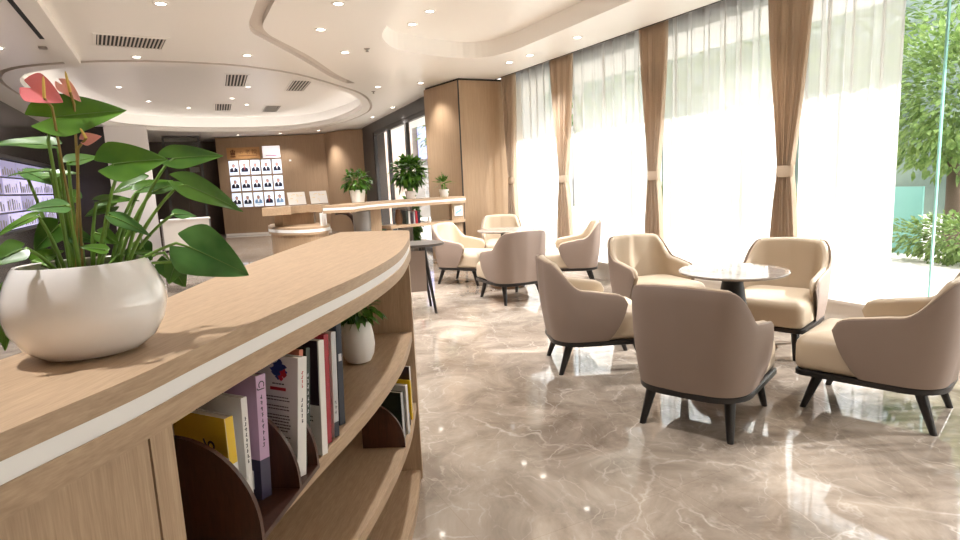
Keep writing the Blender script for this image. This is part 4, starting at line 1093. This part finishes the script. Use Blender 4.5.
pot_plant(3.74, 8.52, 1.1, .075, .12, 'small spiky fern in a white pot at the right end of the long counter', (.07, .07, .07), 60, .13, 23, aspect=.2, droop=.1, bias=1.3, cz=.20)
pot_plant(3.52, 9.5, 0, .14, .35, 'tall green plant standing on the floor between the long counter and the glass doors', (.16, .16, .42), 200, .14, 24, cz=.72, potmat='grey_planter')
pot_plant(2.72, 8.9, 0, .12, .30, 'low round green plant on the floor behind the long counter', (.14, .14, .3), 130, .11, 25, cz=.52, potmat='grey_planter')
# dark arched chair behind the counter
ac = empty('office_chair', (2.5, 9.6, 0)); tag(ac, 'brown office chair with a bent wooden arm behind the reception desk', 'chair')
bm = bmesh.new(); tube(bm, bez((-.2, 0, .92), (.16, 0, .98), (.12, 0, .5), 10), .035, 8); link('arm', bm, 'walnut', ac, smooth=60)
latheo('seat', [(.2, .45), (.22, .47), (.22, .53), (.18, .55)], 'black_wood', ac, 24); latheo('column', [(.2, 0), (.2, .03), (.03, .06), (.03, .45)], 'black_metal', ac, 16)

# ------------------------------------------------------------------ portrait wall
wang = math.atan2(wd.y, wd.x)
def wallpt(s, z, off=.0): return (wl[0][0] + wd.x * s + wn.x * off, wl[0][1] + wd.y * s + wn.y * off, z)
M['backlit'] = emit('backlit_panel', (.80, .87, 1, 1), .55)
M['backlit_white'] = emit('backlit_white_card', (1, .96, 1, 1), .45)
M['suit'] = plain('printed_suit', rgb(40, 42, 66), .6); M['suit2'] = plain('printed_blue_shirt', rgb(150, 190, 230), .6)
M['skin'] = plain('printed_skin', rgb(226, 180, 165), .6); M['hair'] = plain('printed_hair', rgb(50, 44, 50), .6); M['tie'] = plain('printed_red_tie', rgb(180, 70, 90), .6)
rowsn = ['top', 'middle', 'bottom']; coln = ['first from the left', 'second from the left', 'third from the left', 'fourth from the left', 'fifth from the left']
PW, PH = .262, .415
for r in range(3):
    for c in range(5):
        s = .32 + c * .3125 + PW / 2; z = 2.20 - r * .473 - PH
        t = empty('portrait_panel', wallpt(s, z, .004), wang); tag(t, 'backlit portrait panel, bust in %s, %s row, %s' % ('pale blue shirt' if (r, c) in ((2, 2), (2, 4)) else 'dark suit', rowsn[r], coln[c]), 'portrait', 'staff portrait panels')
        bxo('light_panel', -PW / 2, PW / 2, -.02, 0, 0, PH, 'backlit', t)
        def flat(name, pts, mat, off):
            bm = bmesh.new(); lo = [bm.verts.new((x, -off, q)) for x, q in pts]; bm.faces.new(lo); return link(name, bm, mat, t)
        rr = random.Random(r * 5 + c); k = rr.uniform(.9, 1.06); m_ = 'suit2' if (r, c) in ((2, 2), (2, 4)) else 'suit'
        flat('suit', [(-.112 * k, .085), (.112 * k, .085), (.105 * k, .175), (.05, .215), (-.05, .215), (-.105 * k, .175)], m_, .0206)
        flat('shirt', [(-.026, .215), (.026, .215), (0, .11)], 'tie' if (r, c) in ((0, 1), (2, 3)) else 'backlit_white', .0208)
        flat('face', [(.042 * math.cos(a), .262 + .052 * math.sin(a)) for a in [2 * PI * i / 14 for i in range(14)]], 'skin', .0209)
        flat('hair', [(.046 * math.cos(a), .276 + .050 * math.sin(a)) for a in [2 * PI * i / 16 for i in range(16)]], 'hair', .0207)
        bm = bmesh.new()
        for i in range(4): box(bm, -.05 + i * .025, -.032 + i * .025, -.0206, -.02, .045, .058)
        link('name_caption', bm, 'suit', t)
sg = empty('wall_sign', wallpt(.77, 2.25, .004), wang); tag(sg, 'tan wooden sign board with a brown emblem and characters, above the portrait panels', 'sign')
M['sign_wood'] = wood('sign_wood', rgb(176, 128, 78), rgb(198, 150, 98), (10, 40, 40), .4)
M['sign_brown'] = plain('sign_brown_lettering', rgb(110, 66, 34), .5)
bxo('board', -.475, .475, -.025, 0, 0, .33, 'sign_wood', sg)
fm = Matrix(((1, 0, 0, 0), (0, 0, -1, 0), (0, 1, 0, 0), (0, 0, 0, 1)))
bm = bmesh.new()
for (x, z, a, b) in ((-.30, .24, .035, .035), (-.34, .15, .03, .05), (-.26, .15, .03, .05), (-.30, .16, .028, .06), (-.30, .07, .085, .022), (-.355, .22, .018, .03), (-.245, .22, .018, .03)):
    bm.faces.new([bm.verts.new((x + a * math.cos(q), -.0255, z + b * math.sin(q))) for q in [2 * PI * i / 16 for i in range(16)]])
link('emblem', bm, 'sign_brown', sg)
for ch_, x, z, s in (('心', -.06, .18, .10), ('老', .13, .19, .15), ('院', .32, .18, .16)):
    text_mesh('character', ch_, s, 'sign_brown', sg, Matrix.Translation((x, -.0255, z)) @ fm)
bm = bmesh.new()
for i in range(16): box(bm, -.14 + i * .034, -.118 + i * .034, -.0256, -.0251, .075, .10)
link('small_lettering', bm, 'sign_brown', sg)
cd = empty('backlit_card', wallpt(1.575, 2.25, .004), wang); tag(cd, 'white backlit card with one line of magenta lettering, right of the wooden sign', 'sign')
bxo('light_panel', -.25, .25, -.02, 0, 0, .34, 'backlit_white', cd)
M['magenta'] = plain('magenta_lettering', rgb(200, 70, 150), .5)
bm = bmesh.new()
for i in range(12): box(bm, -.17 + i * .028, -.148 + i * .028, -.0206, -.0201, .045, .075)
link('lettering', bm, 'magenta', cd)
sw = bxo('wall_switch', -.03, .03, -.012, 0, 0, .05, 'white_wall', None, bevel=.003); sw.location = wallpt(2.1, 2.12, .003); sw.rotation_euler = (0, 0, wang); tag(sw, 'tiny white switch on the veneer wall right of the portrait panels', 'switch')

# left side: lit display behind the leaves, counter, posts
M['lav_light'] = emit('lavender_screen', (.62, .58, .86, 1), .55); M['lav_dim'] = emit('dim_lavender_screen', (.4, .38, .62, 1), .35)
dw = empty('display_wall', (-2.19, 10.0, 0)); tag(dw, 'lavender lit display of shelves on the dark wall behind the anthurium', 'display')
bm = bmesh.new()
for a, b, c, d in ((0, 5.3, .86, .9), (0, 5.3, 1.98, 2.04), (0, .05, .9, 1.98), (5.25, 5.3, .9, 1.98)): box(bm, 0, .05, a, b, c, d)
link('display_frame', bm, 'dark_frame', dw)
rr = random.Random(2)
for r in range(4):
    for c in range(5):
        bm = bmesh.new(); box(bm, .0, .03, .07 + c * 1.036, .07 + c * 1.036 + 1.0, .92 + r * .265, .92 + r * .265 + .235); link('screen', bm, 'lav_light' if rr.random() < .6 else 'lav_dim', dw)
        bm = bmesh.new()
        for k in range(6): 
            y = .12 + c * 1.036 + k * .15; box(bm, .0305, .032, y, y + rr.uniform(.04, .1), .94 + r * .265, .94 + r * .265 + rr.uniform(.08, .18))
        link('shelf_goods', bm, 'grey_planter', dw)
cab = empty('cream_cabinet', (-.25, 15.9, 0)); tag(cab, 'cream lobby cabinet with metal corner trim at the foot of the white pier', 'cabinet')
bxo('body', 0, 1.0, -.5, .0, .06, .72, 'stone_sill', cab); bxo('cabinet_top', -.02, 1.02, -.52, .02, .72, .75, 'white_wall', cab); bxo('toe_kick', .03, .97, -.47, 0, 0, .06, 'black_slot', cab)
for x in (0, 1.0): bxo('corner_trim', x - .015, x + .015, -.515, -.485, .06, .72, 'grey_planter', cab)
gs = empty('glass_screen', (-.05, 17.6, 0)); tag(gs, 'dark framed glass screen standing between the white pier and the dark lobby', 'screen')
bm = bmesh.new()
for a, b, c, d in ((0, .06, 0, 2.8), (.84, .9, 0, 2.8), (.06, .84, 2.74, 2.8), (.06, .84, 0, .06)): box(bm, a, b, -.03, .03, c, d)
link('screen_frame', bm, 'dark_frame', gs); bxo('glass_pane', .06, .84, -.005, .005, .06, 2.74, 'glass', gs)
for x, z, lb in ((.62, 1.95, 'upper small pale notice on the dark lobby door'), (.85, 1.2, 'lower small pale notice on the dark lobby door')):
    tag(bxo('door_sign', x, x + .28, 20.915, 20.929, z, z + .16, 'sensor'), lb, 'notice')

# ------------------------------------------------------------------ curtains
def drape(yc, wt, wb, label, ztie=1.30):
    t = empty('drape', (4.86, yc, .23)); tag(t, label, 'curtain', 'tan drapes at the windows')
    zt_, zb = 3.08 - .23, .004; zi_ = ztie - .23
    ny, nz = 160, 40; bm = bmesh.new(); rows = []
    for i in range(nz + 1):
        z = zb + (zt_ - zb) * i / nz
        if z > zi_: f = sm(0, 1, ((z - zi_) / (zt_ - zi_))) ** .62; w = wb + (wt - wb) * f
        else: f = ((zi_ - z) / (zi_ - zb)) ** .55; w = wb + (wt * .62 - wb) * sm(0, 1, f)
        amp = .036 + .008 * (1 - (w - wb) / max(.01, wt - wb)) 
        row = []
        for j in range(ny + 1):
            v = j / ny - .5
            ph = 2 * PI * 11.0 * v
            x = amp * math.sin(ph) * (1 - .35 * abs(v)) + .008 * math.sin(2.3 * ph + z * 1.3)
            y = w * v + .3 * w / 11 * .4 * math.sin(2 * ph)
            row.append(bm.verts.new((x, y, z)))
        rows.append(row)
    for a, b in zip(rows, rows[1:]):
        for j in range(ny): bm.faces.new((a[j], a[j + 1], b[j + 1], b[j]))
    link('cloth', bm, 'drape', t, smooth='all')
    bm = bmesh.new(); lathe(bm, [(1, -.05), (1.04, -.03), (1.04, .03), (1, .05)], 28, (0, 0, zi_), .052, wb / 2 + .012, False, False); link('tieback', bm, 'drape', t, smooth=60)
drape(8.36, .42, .15, 'tan drape beside the veneer column, tied at mid height')
drape(6.94, .54, .15, 'tan drape second from the veneer column, behind the far side-view tub chair')
drape(5.19, .45, .14, 'tan drape third from the veneer column, above the cream chair behind the table')
drape(3.555, .46, .135, 'tan drape nearest the viewer, above the chair right of the marble table')
def sheer(y0, y1, label, seed):
    t = empty('sheer_curtain', (5.0, y0, .228)); tag(t, label, 'curtain', 'white voile curtains')
    rr = random.Random(seed); L_ = y1 - y0; n = int(L_ / .018); bm = bmesh.new(); rows = []
    ph = [rr.uniform(0, 6.28) for _ in range(3)]
    for i in range(9):
        z = .002 + (3.08 - .23) * i / 8; row = []
        for j in range(n + 1):
            y = L_ * j / n; k = 2 * PI * y / .205
            x = .034 * math.sin(k + .5 * math.sin(k * .23 + ph[0])) + .008 * math.sin(2.7 * k + ph[1] + .3 * z)
            yy = y + .034 * math.sin(2 * (k + .5 * math.sin(k * .23 + ph[0])))
            row.append(bm.verts.new((x, min(max(yy, 0), L_), z)))
        rows.append(row)
    for a, b in zip(rows, rows[1:]):
        for j in range(n): bm.faces.new((a[j], a[j + 1], b[j + 1], b[j]))
    link('voile', bm, 'sheer', t, smooth='all')
sheer(6.96, 8.6, 'white voile curtain in the bay beside the veneer column', 1)
sheer(5.21, 6.94, 'white voile curtain in the bay behind the far side-view tub chair', 2)
sheer(3.57, 5.19, 'white voile curtain in the bay behind the chair at the back of the marble table', 3)
sheer(2.70, 3.55, 'white voile curtain nearest the viewer, beside the clear glass', 4)

sheer(-3.1, 2.1, 'white voile curtain added out of view past the right edge to block sun', 6)  # unseen voile, added to keep sun patches off the floor
# ------------------------------------------------------------------ outside
M['hill_green'] = leafmat('wooded_hillside', rgb(84, 98, 90), rgb(124, 138, 124), .8)
M['hill_green'].node_tree.nodes['Noise Texture'].inputs['Scale'].default_value = .9
struct(bxo('ground_outside', 5.35, 60, -30, 60, -.12, -.05, 'paving'))
bm = bmesh.new(); rows = []
for i in range(60):
    row = []
    for j in range(24):
        y = -30 + i * 1.5; f = j / 23; x = 17 + 14 * f
        q = noise.noise(Vector((x * .35, y * .35, 0))); z = -.1 + 9.5 * f ** .6 + 1.6 * q * min(1, f * 4)
        row.append(bm.verts.new((x + 1.3 * q, y, z)))
    rows.append(row)
for a, b in zip(rows, rows[1:]):
    for j in range(23): bm.faces.new((a[j], a[j + 1], b[j + 1], b[j]))
struct(link('hill', bm, 'hill_green', smooth='all'))
ev = struct(bxo('roof_eave', 5.36, 6.5, -8, 18, 2.9, 3.5, 'eave'))
def tree(x, y, h, cr, cz, n, lb, seed, size=.2, mat='tree_leaf'):
    t = empty('tree', (x, y, -.05)); tag(t, lb, 'tree', 'garden trees')
    bm = bmesh.new(); tube(bm, [(0, 0, 0), (.05, .02, h * .5), (0, .05, h)], [.14, .11, .07], 9); link('trunk', bm, 'bark', t, smooth=60)
    leafy('crown', t, (0, 0, cz), cr, n, size, mat, seed, .2, bias=0, aspect=.6, nu=2)
G = 'tree in the garden beyond the glass, '
tree(10.6, 4.9, 1.4, (1.2, 1.2, 1.25), 2.3, 4200, G + 'the pale green one at the right edge', 1, .13, 'hedge_leaf')
tree(14.2, 5.2, 3.0, (2.3, 1.7, 2.0), 4.4, 2200, G + 'behind the voile nearest the viewer', 2)
tree(14.6, 9.2, 3.0, (2.4, 1.8, 1.8), 4.4, 1800, G + 'behind the third drape', 3)
tree(14.2, 13.2, 3.0, (2.4, 1.9, 1.9), 4.6, 1800, G + 'behind the voile of the middle bay', 4)
tree(14.0, 17.5, 3.2, (2.6, 2.6, 2.0), 4.6, 1000, G + 'behind the voile beside the column', 5)
tree(8.2, 17.5, 2.2, (1.2, 1.4, 1.2), 3.0, 700, G + 'beyond the glass doors', 7)
hd = empty('hedge', (9.2, 3.9, -.05)); tag(hd, 'clipped sunny hedge beyond the clear glass at the right edge', 'hedge')
leafy('foliage', hd, (0, 0, .32), (.5, 1.3, .36), 2600, .09, 'hedge_leaf', 9, .2, bias=.2, aspect=.6, nu=2)
h2 = empty('hedge', (11.2, 7.2, -.05)); tag(h2, 'long hedge under the trees behind the voile', 'hedge')
leafy('foliage', h2, (0, 4, .5), (.5, 4.0, .55), 1800, .24, 'hedge_leaf', 10, .2, bias=.2, aspect=.6, nu=2)
tag(bxo('mesh_screen', 9.75, 9.79, 4.9, 5.5, -.05, .95, 'teal'), 'teal green mesh screen under the pale tree at right', 'screen')
b = empty('building', (7.6, 22, -.05)); tag(b, 'grey and pinkish stone building seen through the glass doors', 'building')
bxo('grey_wing', 0, 9, 0, .5, 0, 6, 'build_grey', b); bxo('stone_pier', -1.2, 0, -2.2, .5, 0, 6, 'build_pink', b)
M['banner'] = plain('blue_banner', rgb(150, 160, 215), .7)
tag(bxo('banner', 8.6, 9.9, 21.8, 21.86, 2.2, 3.6, 'banner'), 'small blue banner seen through the nearest glass door', 'banner')

# ------------------------------------------------------------------ light
w = bpy.data.worlds.new('sky'); SC.world = w; w.use_nodes = True
nt = w.node_tree; bg = nt.nodes['Background']
bg.inputs['Color'].default_value = (.93, .965, 1.0, 1); bg.inputs['Strength'].default_value = SKY
sun = bpy.data.lights.new('sun', 'SUN'); sun.energy = SUN; sun.color = (1, .975, .94); sun.angle = math.radians(.8)
so = bpy.data.objects.new('sun', sun); COL.objects.link(so)
so.rotation_euler = Vector((-1, .5, -.66)).to_track_quat('-Z', 'Y').to_euler()
for nm, loc_, sy, rot in (('window_portal', (5.36, 2.7, 1.55), 11.8, (0, PI / 2, 0)), ('door_portal', (4.9, 12.8, 1.35), 6.0, (0, PI / 2, -(PI / 2 - ang)))):
    pl = bpy.data.lights.new(nm, 'AREA'); pl.shape = 'RECTANGLE'; pl.size = 2.7; pl.size_y = sy; pl.cycles.is_portal = True
    po = bpy.data.objects.new(nm, pl); COL.objects.link(po); po.location = loc_; po.rotation_euler = rot
SC.view_settings.view_transform = 'Standard'; SC.view_settings.look = 'None'; SC.view_settings.gamma = 1; SC.view_settings.use_curve_mapping = False
SC.view_settings.exposure = EXPO
SC.cycles.max_bounces = 10; SC.cycles.diffuse_bounces = 5; SC.cycles.transparent_max_bounces = 16; SC.cycles.glossy_bounces = 4
SC.cycles.sample_clamp_indirect = 6.0
SC.cycles.caustics_reflective = False; SC.cycles.caustics_refractive = False
